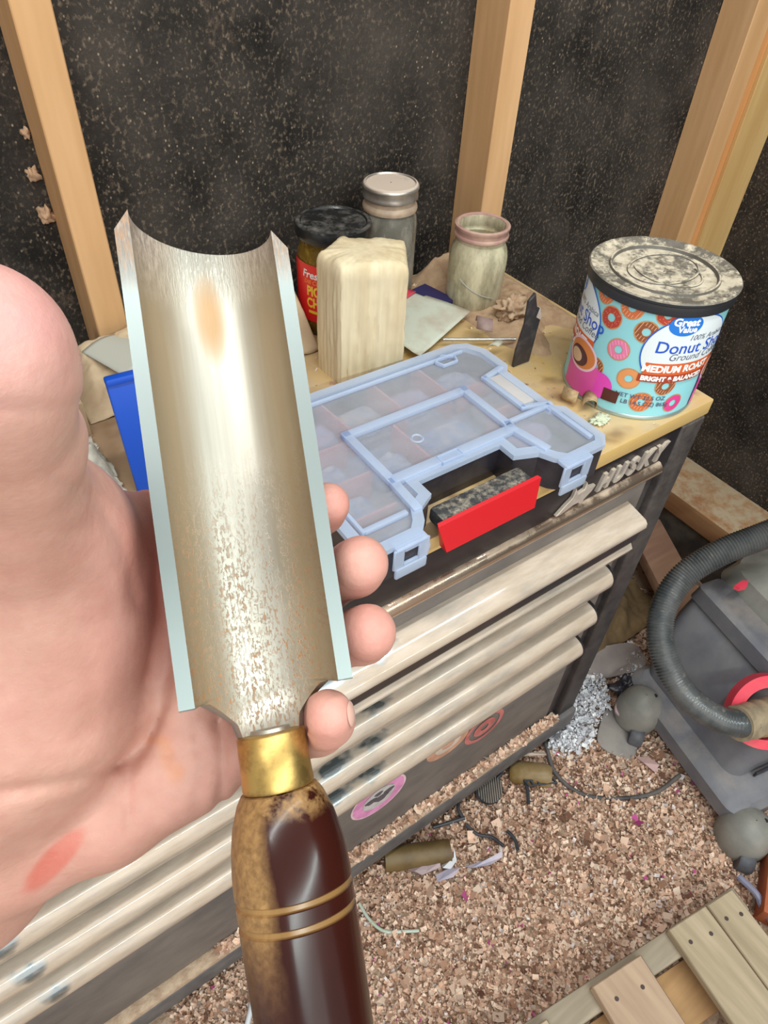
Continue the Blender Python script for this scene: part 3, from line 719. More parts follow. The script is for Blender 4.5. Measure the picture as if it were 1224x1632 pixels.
# ------------------------------------------------------------------ organizer case
OX0, OX1, OY0, OY1, OZ0, OZ1 = .232, .545, .325, .562, WZ + .0005, WZ + .044
oc = thing('organizer_case', 'flat plastic organizer case with cloudy clear lid, black base and red grip', 'organizer', ((OX0 + OX1) / 2, .45, OZ0))
NX0, NX1, NY = .331, .437, .383
outline = [(OX0, OY1), (OX0, OY0 + .012), (OX0 + .012, OY0), (OX0 + .060, OY0), (OX0 + .072, OY0 + .012), (OX0 + .080, .352), (NX0, .362), (NX0, NY), (NX1, NY), (NX1, .362),
           (OX1 - .082, .352), (OX1 - .074, OY0 + .012), (OX1 - .062, OY0), (OX1 - .012, OY0), (OX1, OY0 + .012), (OX1, OY0 + .070), (OX1 - .010, OY0 + .080), (OX1 - .010, OY1 - .080), (OX1, OY1 - .070), (OX1, OY1 - .03), (OX1 - .012, OY1 - .008), (OX1 - .03, OY1)]
M_BASE = mat('black_plastic', (.022, .020, .028), (.035, .03, .04), rough=.35, scale=60)
def shrink(poly, d):
    n = len(poly); out = []
    for i in range(n):
        a, b, c = Vector(poly[i - 1]), Vector(poly[i]), Vector(poly[(i + 1) % n])
        e1 = (b - a).normalized(); e2 = (c - b).normalized(); n1 = Vector((-e1.y, e1.x)); n2 = Vector((-e2.y, e2.x))
        k = (n1 + n2); k = k / max(.35, k.length) ; s = d / max(.5, k.normalized().dot(n1)); out.append(tuple(b + k.normalized() * s))
    return out
inner = shrink(outline, .004)
def walls(poly_o, poly_i, z0, z1):
    n = len(poly_o); mb = MB()
    vs = [(p[0], p[1], z0) for p in poly_o] + [(p[0], p[1], z1) for p in poly_o] + [(p[0], p[1], z0) for p in poly_i] + [(p[0], p[1], z1) for p in poly_i]
    fs = []
    for i in range(n):
        k = (i + 1) % n
        fs += [(i, k, n + k, n + i), (2 * n + k, 2 * n + i, 3 * n + i, 3 * n + k), (n + i, n + k, 3 * n + k, 3 * n + i), (k, i, 2 * n + i, 2 * n + k)]
    return mb.add(vs, fs)
tray = walls(shrink(outline, .0015), inner, OZ0, OZ1 - .006)
obj('base_wall', tray, M_BASE, oc)
obj('base_floor', MB().prism(shrink(outline, .003), OZ0, OZ0 + .003), mat('tray_floor_blue', (.34, .30, .32), (.24, .28, .40), rough=.6, scale=16), oc)
# grip bar across the notch
obj('grip_bar', MB().box((.326, .334, OZ0 + .014), (.442, .358, OZ0 + .032), .004), mat('grip_black', (.03, .03, .035), rough=.6, col2=(.05, .05, .05), scale=300, bmp=.6, dust=(.42, .36, .28), dscale=120, damt=(.45, .7), dlo=.7, dhi=.95), oc)
gp = MB(); gp.add([(.316, .3305, OZ0 + .033), (.448, .3305, OZ0 + .033), (.440, .3225, OZ0 + .001), (.324, .3225, OZ0 + .001), (.318, .3345, OZ0 + .034), (.446, .3345, OZ0 + .034), (.440, .3335, OZ0 + .001), (.324, .3335, OZ0 + .001)],
               [(0, 1, 2, 3), (7, 6, 5, 4), (0, 4, 5, 1), (1, 5, 6, 2), (2, 6, 7, 3), (3, 7, 4, 0)])
obj('grip_plate', gp, mat('bright_red_plastic', (.60, .012, .02), rough=.3), oc)
def clear_mat(name, col, solid, rough=.25):
    mt, nt, b, L = new_mat(name)
    b.inputs['Base Color'].default_value = rgba(col); b.inputs['Roughness'].default_value = rough
    tr = nd(nt, 'ShaderNodeBsdfTransparent'); tr.inputs[0].default_value = (.97, .97, .98, 1)
    tl = nd(nt, 'ShaderNodeBsdfTranslucent'); tl.inputs[0].default_value = rgba(col)
    m1 = nd(nt, 'ShaderNodeMixShader'); m1.inputs[0].default_value = .35
    L.new(b.outputs[0], m1.inputs[1]); L.new(tl.outputs[0], m1.inputs[2])
    m2 = nd(nt, 'ShaderNodeMixShader')
    f = noise_fac(nt, coords(nt), 14, 6, .25, .75)
    L.new(mth(nt, 'MULTIPLY_ADD', f, .16, solid - .08), m2.inputs[0])
    L.new(tr.outputs[0], m2.inputs[1]); L.new(m1.outputs[0], m2.inputs[2])
    L.new(m2.outputs[0], nt.nodes['Material Output'].inputs['Surface']); return mt
M_LID = clear_mat('cloudy_clear_plastic', (.74, .76, .82), .34)
M_LIDR = clear_mat('milky_blue_plastic', (.68, .78, .96), .62)
lidp = obj('lid', MB().prism(shrink(outline, .001), OZ1 - .0055, OZ1 - .0035), M_LID, oc)
# raised borders of the lid
rim = walls(outline, shrink(outline, .011), OZ1 - .006, OZ1)
obj('lid_rim', rim, M_LIDR, lidp)
def ridge(poly, w, h=.005, closed=False, nm='lid_ridge'):
    mb = MB(); pts = [Vector((p[0], p[1])) for p in poly]
    segs = list(zip(pts, pts[1:] + ([pts[0]] if closed else []))) if closed else list(zip(pts[:-1], pts[1:]))
    for a, b in segs:
        d = (b - a).normalized(); n_ = Vector((-d.y, d.x)) * w / 2; a2 = a - d * w / 2; b2 = b + d * w / 2
        mb.prism([tuple(a2 - n_), tuple(b2 - n_), tuple(b2 + n_), tuple(a2 + n_)], OZ1 - .0036, OZ1 - .0036 + h, .0012, 2)
    return obj(nm, mb, M_LIDR, lidp)
ridge([(OX0 + .075, OY0 + .03), (.309, .395), (.309, .478), (.466, .478), (.466, .404), (OX1 - .080, .40), (OX1 - .072, OY0 + .03)], .010, .0065)
ridge([(.315, .396), (.463, .396)], .012, .0068)
ridge([(OX1 - .016, OY0 + .020), (OX1 - .016, .408), (OX1 - .080, .408)], .006)
ridge([(OX1 - .012, .410), (OX1 - .042, .420), (OX1 - .042, .485), (OX1 - .012, .492)], .007)
ridge([(OX0 + .02, OY0 + .03), (OX0 + .062, OY0 + .03)], .006)
ridge([(OX0 + .016, OY0 + .03), (OX0 + .016, OY1 - .018), (OX1 - .030, OY1 - .018)], .004)
ridge([(.366, .389), (.392, .389), (.392, .399), (.366, .399)], .002, .008, True)
ridge([(.478, .530), (.498, .530), (.502, .540), (.488, .548), (.474, .540)], .0025, .005, True)
mb = MB().lathe([(.0045, OZ1 - .0034), (.006, OZ1 - .0022), (.0065, OZ1 - .0030), (.0075, OZ1 - .0034)], 24, (.372, .440, 0), cap=False)
obj('moulded_ring', mb, M_LIDR, lidp)
# latches
for lx0, lx1 in ((.259, .299), (.470, .512)):
    zb, zt = OZ1 - .029, OZ1 - .003; lm = MB()
    lm.box((lx0, OY0 - .0045, zb), (lx0 + .012, OY0 - .0015, zt), .001, 1).box((lx1 - .012, OY0 - .0045, zb), (lx1, OY0 - .0015, zt), .001, 1)
    lm.box((lx0 + .0118, OY0 - .0045, zt - .006), (lx1 - .0118, OY0 - .0015, zt), .0006, 1).box((lx0 + .0118, OY0 - .0045, zb), (lx1 - .0118, OY0 - .0015, zb + .005), .0006, 1)
    la = obj('latch', lm, M_LIDR, oc)
    obj('latch_tab', MB().box((lx0 + .002, OY0 - .006, OZ1 - .041), (lx1 - .002, OY0 - .002, OZ1 - .0275), .002), M_LIDR, la)
    obj('latch_hinge', MB().box((lx0 + .002, OY0 - .005, OZ1 - .006), (lx1 - .002, OY0 + .010, OZ1 - .001), .002), M_LIDR, la)
    obj('latch_hook', MB().box((lx0 + .0115, OY0 - .0012, OZ1 - .026), (lx1 - .0115, OY0 + .0008, OZ1 - .008), .001), M_BASE, la)
obj('side_clip', MB().box((OX1 - .014, .418, OZ0 + .024), (OX1 - .004, .490, OZ0 + .036), .002), mat('bright_red_plastic', (.60, .012, .02)), oc)
obj('side_clip_cover', MB().box((OX1 - .036, .424, OZ1 - .008), (OX1 - .008, .484, OZ1 - .001), .002), clear_mat('pale_clip_plastic', (.85, .80, .78), .8), oc)
M_DIV = clear_mat('pink_edged_divider', (.85, .42, .42), .75)
for (xa, ya, xb, yb) in ((.323, .484, .318, .555), (.392, .484, .388, .557), (.455, .484, .452, .557), (.238, .478, .308, .476), (.238, .425, .305, .425), (.238, .375, .300, .375), (.468, .488, .535, .486), (.468, .436, .530, .436), (.368, .400, .366, .474), (.262, .480, .262, .557)):
    d = Vector((xb - xa, yb - ya)).normalized() * 1.0; nrmv = Vector((-d.y, d.x)) * .0012
    obj('divider', MB().prism([(xa - nrmv.x, ya - nrmv.y), (xb - nrmv.x, yb - nrmv.y), (xb + nrmv.x, yb + nrmv.y), (xa + nrmv.x, ya + nrmv.y)], OZ0 + .003, OZ1 - .006), M_DIV, oc)
# pouches of small parts in the compartments
M_POUCH = [mat('bluish_pouch', (.16, .25, .48), (.50, .46, .48), rough=.35, scale=38), mat('pinkish_pouch', (.42, .25, .38), (.34, .38, .55), rough=.35, scale=34), mat('tan_pouch', (.48, .40, .34), (.30, .36, .52), rough=.35, scale=34)]
spots = [(.288, .345, 'front left'), (.270, .400, 'left'), (.270, .452, 'left'), (.292, .520, 'rear left'), (.355, .520, 'rear'), (.422, .520, 'rear'), (.492, .520, 'rear right'), (.500, .462, 'right'), (.500, .400, 'right'), (.336, .437, 'middle'), (.420, .438, 'middle')]
plab = ['blue pouch under the front left corner of the organizer lid, by the latch', 'blue pouch beside the organizer left edge, second from the front', 'blue pouch beside the organizer left edge, third from the front',
        'mauve pouch in the rear left cell of the organizer', 'grey pouch in the rear row of the organizer, second from the left', 'mauve pouch in the rear row of the organizer, third from the left',
        'blue pouch in the rear right cell of the organizer', 'tan pouch in the organizer beside its red side clip', 'mauve pouch under the front right corner of the organizer lid',
        'blue pouch in the left half of the organizer middle window', 'large blue pouch in the right half of the organizer middle window']
for k, (px, py, w) in enumerate(spots):
    mb = MB(); nu, nv = 28, 14; a, b_ = (.025, .019) if k != 10 else (.036, .028)
    if k in (1, 2): a = .022
    def bagp(i, jv):
        th = 2 * PI * i / nu; ph = PI * (jv + .5) / nv; c, q = math.cos(th), math.sin(th); sp = math.sin(ph) ** .45
        c = math.copysign(abs(c) ** .55, c); q = math.copysign(abs(q) ** .55, q); hz = -math.cos(ph)
        wr = 1 + .10 * fbm((c * 1.7, q * 1.7, k * 3.1))
        return (px + a * c * sp * wr, py + b_ * q * sp * wr, OZ0 + .0135 + (.0095 + .006 * fbm((c * sp * 2.5, q * sp * 2.5, k + .3), 5)) * math.copysign(abs(hz) ** .7, hz))
    rings = [bagp(i, jv) for jv in range(nv) for i in range(nu)]
    fs = [(jv * nu + i, jv * nu + (i + 1) % nu, (jv + 1) * nu + (i + 1) % nu, (jv + 1) * nu + i) for jv in range(nv - 1) for i in range(nu)] + [tuple(reversed(range(nu))), tuple((nv - 1) * nu + i for i in range(nu))]
    mb.add([(x, y, max(z, OZ0 + .0032)) for x, y, z in rings], fs)
    tag(obj('parts_pouch', mb, M_POUCH[0 if k in (0, 1, 2, 6, 9, 10) else (1 if k in (3, 5, 8) else 2)], angle=180), plab[k], 'pouch', 'pouches in the organizer compartments')
# ------------------------------------------------------------------ other things on the worktop
M_NAVY = mat('navy_card', (.03, .025, .10), rough=.5)
def flat_poly(name, px_pts, z, th, material, tilt=0, curl=0):
    P = [on_z(x, y, z) for x, y in px_pts]
    mb = MB(); n = len(P); mb.v = [tuple(p) for p in P] + [(p[0], p[1], p[2] + th) for p in P]
    mb.f = [tuple(reversed(range(n))), tuple(range(n, 2 * n))] + [(i, (i + 1) % n, n + (i + 1) % n, n + i) for i in range(n)]
    return obj(name, mb, material, smooth=False)
def card(name, px_pts, z0, bend, material, label, cat, n=14, parent=None, dz=0):
    a, b_, c, d = [Vector(on_z(x, y, WZ)) for x, y in px_pts]; mb = MB()
    for i in range(n + 1):
        for k in range(n + 1):
            u, v = i / n, k / n; p = a.lerp(b_, u).lerp(d.lerp(c, u), v); mb.v.append((p.x, p.y, z0 + dz + bend(u, v)))
    mb.f = [(i * (n + 1) + k, (i + 1) * (n + 1) + k, (i + 1) * (n + 1) + k + 1, i * (n + 1) + k + 1) for i in range(n) for k in range(n)]
    o = obj(name, mb, material, parent, angle=180); s = o.modifiers.new('thick', 'SOLIDIFY'); s.thickness = .0007; s.offset = 1
    if label: tag(o, label, cat)
    return o
bend = lambda u, v: .010 + .004 * abs(math.sin(2.2 * u + 1.2 * v)) + .0015
pc = card('printed_card', [(648, 474), (748, 511), (668, 580), (600, 540)], WZ, bend, mat('pale_printed_paper', (.60, .62, .52), (.50, .42, .33), rough=.6, scale=22, lo=.45, hi=.7), 'pale printed card lying on the worktop right of the wood block', 'card')
card('printed_bar', [(648, 476), (662, 481), (640, 496), (626, 490)], WZ, lambda u, v: .0155, pmat('card_red', (.62, .06, .10)), None, None, 4, pc)
card('printed_bar', [(640, 472), (650, 474), (628, 490), (618, 486)], WZ, lambda u, v: .0155, pmat('card_yellow', (.75, .65, .15)), None, None, 4, pc)
def boxat(name, pxa, pxb, w, h, z, material, label, cat):      # box whose near top edge runs pxa -> pxb
    a, b_ = Vector(on_z(*pxa, z + h)), Vector(on_z(*pxb, z + h)); d = (b_ - a); n_ = Vector((-d.y, d.x, 0)).normalized() * w
    mb = MB(); L = [a, b_, b_ + n_, a + n_]
    mb.v = [(p.x, p.y, z) for p in L] + [(p.x, p.y, z + h) for p in L]; mb.f = [(3, 2, 1, 0), (4, 5, 6, 7)] + [(i, (i + 1) % 4, 4 + (i + 1) % 4, 4 + i) for i in range(4)]
    o = obj(name, mb, material, smooth=False); tag(o, label, cat); return o
boxat('navy_box', (655, 462), (704, 487), .030, .010, WZ + .004, M_NAVY, 'flat dark navy box left of the open glass jar', 'box')
# torn brown paper lump, curls and scraps
def crumple(name, cx, cy, rx, ry, h, material, label, cat, seed, z=WZ, n=22, freq=3.0, amp=.35, rot=0):
    mb = MB(); nu, nv = n * 2, n
    for jv in range(nv + 1):
        ph = PI * jv / nv
        for i in range(nu):
            t = 2 * PI * i / nu; d = Vector((math.cos(t) * math.sin(ph), math.sin(t) * math.sin(ph), math.cos(ph)))
            q = 1 + amp * fbm(tuple(d * freq + Vector((seed, 0, 0))), 5)
            x = d.x * rx * q; y = d.y * ry * q
            mb.v.append((cx + x * math.cos(rot) - y * math.sin(rot), cy + x * math.sin(rot) + y * math.cos(rot), z + max(.0005, h * .45 + d.z * h * .55 * q)))
    for jv in range(nv):
        for i in range(nu): mb.f.append((jv * nu + i, jv * nu + (i + 1) % nu, (jv + 1) * nu + (i + 1) % nu, (jv + 1) * nu + i))
    o = obj(name, mb, material, angle=180)
    return tag(o, label, cat) if label else o
p = on_z(812, 512, WZ)
crumple('crumpled_paper', p[0], p[1], .024, .018, .026, mat('brown_torn_paper', (.46, .30, .19), (.58, .42, .28), rough=.85, scale=60), 'small crumpled brown paper between the open jar and the upright scraper', 'paper', 4, z=WZ + .008, amp=.6, freq=2.5)
def curl(name, px, z, r, w, turns, ang, material, label, cat):
    c = on_z(px[0], px[1], z); mb = MB(); N = 30
    for i in range(N + 1):
        t = turns * 2 * PI * i / N; rr = r * (1 - .25 * i / N); x = rr * math.cos(t); zz = rr * math.sin(t) + r
        for s in (-1, 1):
            u = s * w / 2 + x * .3
            mb.v.append((c[0] + x * math.cos(ang) - u * math.sin(ang), c[1] + x * math.sin(ang) + u * math.cos(ang), z + zz))
    mb.f = [(2 * i, 2 * i + 1, 2 * i + 3, 2 * i + 2) for i in range(N)]
    o = obj(name, mb, material, angle=180, normals=False); s = o.modifiers.new('thick', 'SOLIDIFY'); s.thickness = .0006
    return tag(o, label, cat)
curl('veneer_curl', (768, 540), WZ + .002, .016, .022, .45, .6, mat('mauve_bark_veneer', (.30, .20, .19), (.38, .28, .24), rough=.7, scale=50), 'mauve brown curled veneer strip behind the organizer, below the open jar', 'veneer')
curl('paper_curl', (790, 565), WZ + .002, .010, .016, .35, 1.9, mat('grey_paper_scrap', (.50, .47, .38), rough=.8), 'pale grey curled paper scrap behind the organizer rear right corner', 'paper scrap')
curl('shaving_curl', (905, 640), WZ + .001, .009, .020, .7, .3, mat('tan_shaving', (.48, .34, .18), (.25, .15, .08), rough=.8, scale=80), 'dark-edged curled wood shaving between the organizer and the coffee can', 'shaving')
curl('shaving_curl', (938, 650), WZ + .001, .010, .022, .6, 2.3, mat('tan_shaving', (.48, .34, .18)), 'curled tan wood shaving touching the base of the coffee can', 'shaving')
crumple('putty_scrap', *on_z(955, 672, WZ)[:2], .012, .008, .007, mat('pale_green_scrap', (.62, .66, .48), rough=.7), 'pale greenish scrap at the right corner of the organizer', 'scrap', 9, amp=.7)
a, b_ = on_z(706, 541, WZ + .010), on_z(822, 541, WZ + .010)
tag(obj('metal_rod', MB().tube([tuple(a), tuple(b_)], .0022, 10), mat('steel_rod', (.45, .44, .42), rough=.35, metal=.8)), 'thin steel rod lying behind the organizer under the veneer', 'rod')
# upright scraper plate
Mb = Matrix.Translation((0, .532, 0)) @ Matrix.Rotation(PI / 2, 4, 'X')
sc_ = thing('scraper_plate', 'thin black notched plate standing upright beside the organizer corner', 'plate', (.612, .532, WZ))
obj('steel_plate', MB().prism([(.5985, WZ + .001), (.6265, WZ + .001), (.6305, .966), (.6258, .978), (.6208, .977), (.6120, 1.001), (.6030, .992), (.6045, .960), (.5985, .925)], -.0022, .0022, .0006, 1, Mb), mat('black_scratched_steel', (.035, .03, .035), (.10, .09, .09), rough=.45, scale=60, lo=.5, hi=.75), sc_)
obj('chipped_edge', MB().prism([(.6215, .966), (.6250, .979), (.6312, .966), (.6302, .960)], -.0028, .0028, .0006, 1, Mb), mat('pale_chipped_edge', (.52, .45, .40), rough=.6), sc_)
# left group: blue board, cardboard box, cloth, white sheet
bp = thing('blue_folder', 'bright blue plastic folder standing upright behind the gouge', 'folder', (.20, .56, WZ))
mb = MB().box((-.080, -.003, 0), (.080, .003, .125), .002); mb.v = [tuple(Matrix.Translation((.188, .552, WZ + .0008)) @ Matrix.Rotation(math.radians(-4), 4, 'Z') @ Matrix.Rotation(math.radians(-7), 4, 'X') @ Vector(v)) for v in mb.v]
obj('panel_sheet', mb, mat('bright_blue_plastic', (.003, .075, .52), rough=.35), bp)
mb = MB().box((-.080, -.0055, .121), (.080, .0055, .1285), .002); mb.v = [tuple(Matrix.Translation((.188, .552, WZ + .0008)) @ Matrix.Rotation(math.radians(-4), 4, 'Z') @ Matrix.Rotation(math.radians(-7), 4, 'X') @ Vector(v)) for v in mb.v]
obj('panel_edge', mb, mat('bright_blue_plastic', (.003, .075, .52)), bp)
M_CARD = mat('brown_cardboard', (.38, .25, .15), (.46, .32, .20), rough=.8, scale=12)
def open_box(name, x0, x1, y0, y1, h, ang, label):
    t = thing(name, label, 'box', ((x0 + x1) / 2, (y0 + y1) / 2, WZ)); M = Matrix.Translation(t.location) @ Matrix.Rotation(ang, 4, 'Z') @ Matrix.Translation(-t.location)
    for nm, a, b__ in (('box_bottom', (x0, y0, WZ + .0008), (x1, y1, WZ + .003)), ('box_side', (x0, y0, WZ + .003), (x1, y0 + .003, WZ + h)), ('box_side', (x0, y1 - .003, WZ + .003), (x1, y1, WZ + h)), ('box_side', (x0, y0 + .003, WZ + .003), (x0 + .003, y1 - .003, WZ + h)), ('box_side', (x1 - .003, y0 + .003, WZ + .003), (x1, y1 - .003, WZ + h))):
        mb = MB(); mb.T = M; mb.box(a, b__, .0006, 1); obj(nm, mb, M_CARD, t)
    return t
open_box('cardboard_box', -.02, .100, .668, .745, .046, 0, 'open brown cardboard box on the worktop behind the thumb, left of the blue panel')
def cloth():
    mb = MB(); n = 60
    for i in range(n + 1):
        for k in range(n + 1):
            u, v = i / n - .5, k / n - .5; r = math.hypot(u, v) * 2
            x = .035 + u * .125 + .006 * fbm((v * 6, 0, 1)); y = .602 + v * .120 + .006 * fbm((u * 6, 3, 1))
            z = .065 * max(0, 1 - r ** 2.2) + .020 * abs(math.sin(u * 15 + 4 * v + 2 * fbm((u * 4, v * 4, 0)))) * max(0, 1 - r * .6) + .006 * fbm((u * 14, v * 14, 2))
            mb.v.append((x, y, WZ + .003 + max(0, z)))
    mb.f = [(i * (n + 1) + k, (i + 1) * (n + 1) + k, (i + 1) * (n + 1) + k + 1, i * (n + 1) + k + 1) for i in range(n) for k in range(n)]
    return mb
cl = obj('canvas_cloth', cloth(), mat('pale_grey_canvas', (.56, .52, .45), (.46, .43, .37), rough=.95, scale=150, bmp=.3), angle=180)
s = cl.modifiers.new('thick', 'SOLIDIFY'); s.thickness = .0012; s.offset = 1
tag(cl, 'bunched pale grey canvas cloth on the worktop beside the thumb', 'cloth')
card('white_sheet', [(142, 600), (200, 572), (290, 580), (210, 640)], WZ, lambda u, v: .034 + .006 * math.sin(u * 3), mat('off_white_sheet', (.48, .47, .41), rough=.7), None, None)['label'] = 'off-white sheet lying on the kraft paper behind the blue panel'
bpy.data.objects['white_sheet']['category'] = 'paper'

# ------------------------------------------------------------------ gouge (held in the hand)
def cam_basis():
    return Vector(RW @ np.array([1, 0, 0])), Vector(RW @ np.array([0, -1, 0])), Vector(RW @ np.array([0, 0, -1]))   # right, up, towards viewer
CR_, CU_, CT_ = cam_basis()
GA = Vector(at(319, 345, .2150)); GB = Vector(at(428, 1108, .2050))        # on the rim plane, blade top and shoulder
gx = (GB - GA).normalized(); L_BL = (GB - GA).length
view = (Vector(CAM_POS) - (GA + GB) / 2).normalized()
roll = math.radians(3)
gn = (view - gx * view.dot(gx)).normalized(); gs = gx.cross(gn).normalized()
if gs.dot(CR_) < 0: gs = -gs
gn = (gn * math.cos(roll) + gs * math.sin(roll)).normalized(); gs = (gs - gn * gs.dot(gn)).normalized()
def gp_(t, s, n_): return GA + gx * t + gs * s + gn * n_      # along, sideways (right), towards viewer
RO, RI, STR = .0254, .0209, .0015
gouge = thing('roughing_gouge', 'large steel roughing gouge with brass ferrule and dark wood handle, held in the hand', 'gouge', tuple(GB))
def blade():
    mb = MB(); na = 44; ts = []
    nT = 110; L2 = L_BL + .0152
    tt = list(np.linspace(0, L_BL - .004, 70)) + list(np.linspace(L_BL - .0035, L_BL + .0005, 8)) + list(np.linspace(L_BL + .0015, L2, 16))
    inn = []; out = []
    for t in tt:
        q = max(0, (t - L_BL) / (L2 - L_BL))
        w = 1.0 if q <= 0 else interp(q, [0, .06, .3, .65, 1], [1.0, .84, .68, .46, .40])
        ri, ro = RI, RO
        amax = PI / 2 if q <= 0 else math.asin(min(1, w)) * 1.0
        for k in range(na + 1):
            a = -amax + 2 * amax * k / na
            lift = .0075 * q * q
            def pt(r):
                s = r * math.sin(a); n_ = -r * math.cos(a) - STR + lift
                if q <= 0 and k in (0, na): n_ += STR
                return s, n_
            s1, n1 = pt(ri); s2, n2 = pt(ro)
            # end cut: left tip reaches further than the right one
            fr = max(0, 1 - t / .02)
            sk = -.0040 * (-s1 / RI) * fr + .0012 * fr
            inn.append(gp_(t + sk, s1, n1)); out.append(gp_(t + sk + .0060 * fr, s2, n2))
    M_ = len(tt); W = na + 1
    mb.v = [tuple(p) for p in inn] + [tuple(p) for p in out]; O = M_ * W
    for i in range(M_ - 1):
        for k in range(na):
            mb.f.append((i * W + k, i * W + k + 1, (i + 1) * W + k + 1, (i + 1) * W + k))
            mb.f.append((O + i * W + k + 1, O + i * W + k, O + (i + 1) * W + k, O + (i + 1) * W + k + 1))
        for k in (0, na): mb.f.append((i * W + k, (i + 1) * W + k, O + (i + 1) * W + k, O + i * W + k))
    for i in (0, M_ - 1):
        for k in range(na): mb.f.append((i * W + k, i * W + k + 1, O + i * W + k + 1, O + i * W + k))
    return mb
def blade_mat():
    mt, nt, b, L = new_mat('worn_rusty_steel')
    tc = nd(nt, 'ShaderNodeAttribute', attribute_name='Loc'); v = tc.outputs['Vector']   # x across, y along (0 tip .. 1 shoulder), z 1 = outer rim
    s = nd(nt, 'ShaderNodeSeparateXYZ'); L.new(v, s.inputs[0])
    mp = nd(nt, 'ShaderNodeMapping'); mp.inputs['Scale'].default_value = (1, .15, 1); L.new(v, mp.inputs[0])
    mp2 = nd(nt, 'ShaderNodeMapping'); mp2.inputs['Scale'].default_value = (1, 3.0, 1); L.new(v, mp2.inputs[0])
    streak = noise_fac(nt, mp.outputs[0], 9, 6, .3, .7); fine = noise_fac(nt, mp2.outputs[0], 22, 6, .51, .58, .75)
    c = mix(nt, streak, (.41, .38, .32), (.50, .475, .42))
    # tan towards both flanks of the channel
    ax = mth(nt, 'ABSOLUTE', s.outputs[0])
    fl = nd(nt, 'ShaderNodeMapRange'); fl.inputs[1].default_value = .35; fl.inputs[2].default_value = .80; L.new(ax, fl.inputs[0])
    inner_ = mth(nt, 'SUBTRACT', 1.0, s.outputs[2])
    flankf = mth(nt, 'MULTIPLY', mth(nt, 'MULTIPLY', fl.outputs[0], .70), inner_)
    c = mix(nt, flankf, c, (.36, .25, .13))
    # flat ground rims
    c = mix(nt, s.outputs[2], c, (.25, .28, .275))
    # rust speckle strongest near the shoulder
    g = nd(nt, 'ShaderNodeMapRange'); g.inputs[1].default_value = .45; g.inputs[2].default_value = .85; L.new(s.outputs[1], g.inputs[0])
    big = noise_fac(nt, v, 5, 4, .34, .58)
    rust = mth(nt, 'MULTIPLY', mth(nt, 'MULTIPLY', fine, g.outputs[0]), mth(nt, 'MULTIPLY', big, inner_))
    # rough dirty cutting end
    e = nd(nt, 'ShaderNodeMapRange'); e.inputs[1].default_value = .16; e.inputs[2].default_value = .0; L.new(s.outputs[1], e.inputs[0])
    sp = noise_fac(nt, v, 26, 6, .42, .60, .75)
    e2 = mth(nt, 'MULTIPLY', mth(nt, 'MULTIPLY', e.outputs[0], fl.outputs[0]), .9)
    c = mix(nt, e2, c, mix(nt, sp, (.22, .17, .14), (.50, .40, .34)))
    e3 = mth(nt, 'MULTIPLY', mth(nt, 'MULTIPLY', s.outputs[2], noise_fac(nt, v, 22, 5, .42, .6)), mth(nt, 'MULTIPLY', e.outputs[0], 1.2))
    c = mix(nt, e3, c, (.45, .28, .18))
    # orange stain in the middle near the top
    dx = mth(nt, 'MULTIPLY', mth(nt, 'ADD', s.outputs[0], .02), 3.6); dy = mth(nt, 'MULTIPLY', mth(nt, 'SUBTRACT', s.outputs[1], .165), 8.5)
    rr = mth(nt, 'ADD', mth(nt, 'MULTIPLY', dx, dx), mth(nt, 'MULTIPLY', dy, dy))
    st = nd(nt, 'ShaderNodeMapRange'); st.inputs[1].default_value = 1.0; st.inputs[2].default_value = .1; L.new(rr, st.inputs[0])
    stf = mth(nt, 'MULTIPLY', mth(nt, 'MULTIPLY', st.outputs[0], .75), inner_)
    c = mix(nt, stf, c, (.46, .25, .09))
    c = mix(nt, mth(nt, 'MULTIPLY', rust, .85), c, (.34, .14, .04))
    L.new(c, b.inputs['Base Color'])
    nonmet = mth(nt, 'MINIMUM', 1.0, mth(nt, 'ADD', mth(nt, 'ADD', rust, stf), mth(nt, 'ADD', mth(nt, 'MULTIPLY', e2, .8), mth(nt, 'MULTIPLY', flankf, .5))))
    L.new(mth(nt, 'MULTIPLY_ADD', nonmet, -.80, .85), b.inputs['Metallic'])
    L.new(mth(nt, 'MULTIPLY_ADD', nonmet, .25, .42), b.inputs['Roughness'])
    bump(nt, b, mth(nt, 'ADD', mth(nt, 'MULTIPLY', rust, -.5), mth(nt, 'MULTIPLY', mth(nt, 'MULTIPLY', sp, e.outputs[0]), .6)), .5, .0006)
    return mt
bmb = blade(); bo = obj('blade', bmb, blade_mat(), gouge, angle=35)
la_ = bo.data.attributes.new('Loc', 'FLOAT_VECTOR', 'POINT'); arr = []
nrim = len(bmb.v) // 2
for idx, p in enumerate(bmb.v):
    d = Vector(p) - GA; k = idx % 45
    arr += [d.dot(gs) / RI, d.dot(gx) / L_BL, 1.0 if (idx >= nrim) else 0.0]
la_.data.foreach_set('vector', arr)
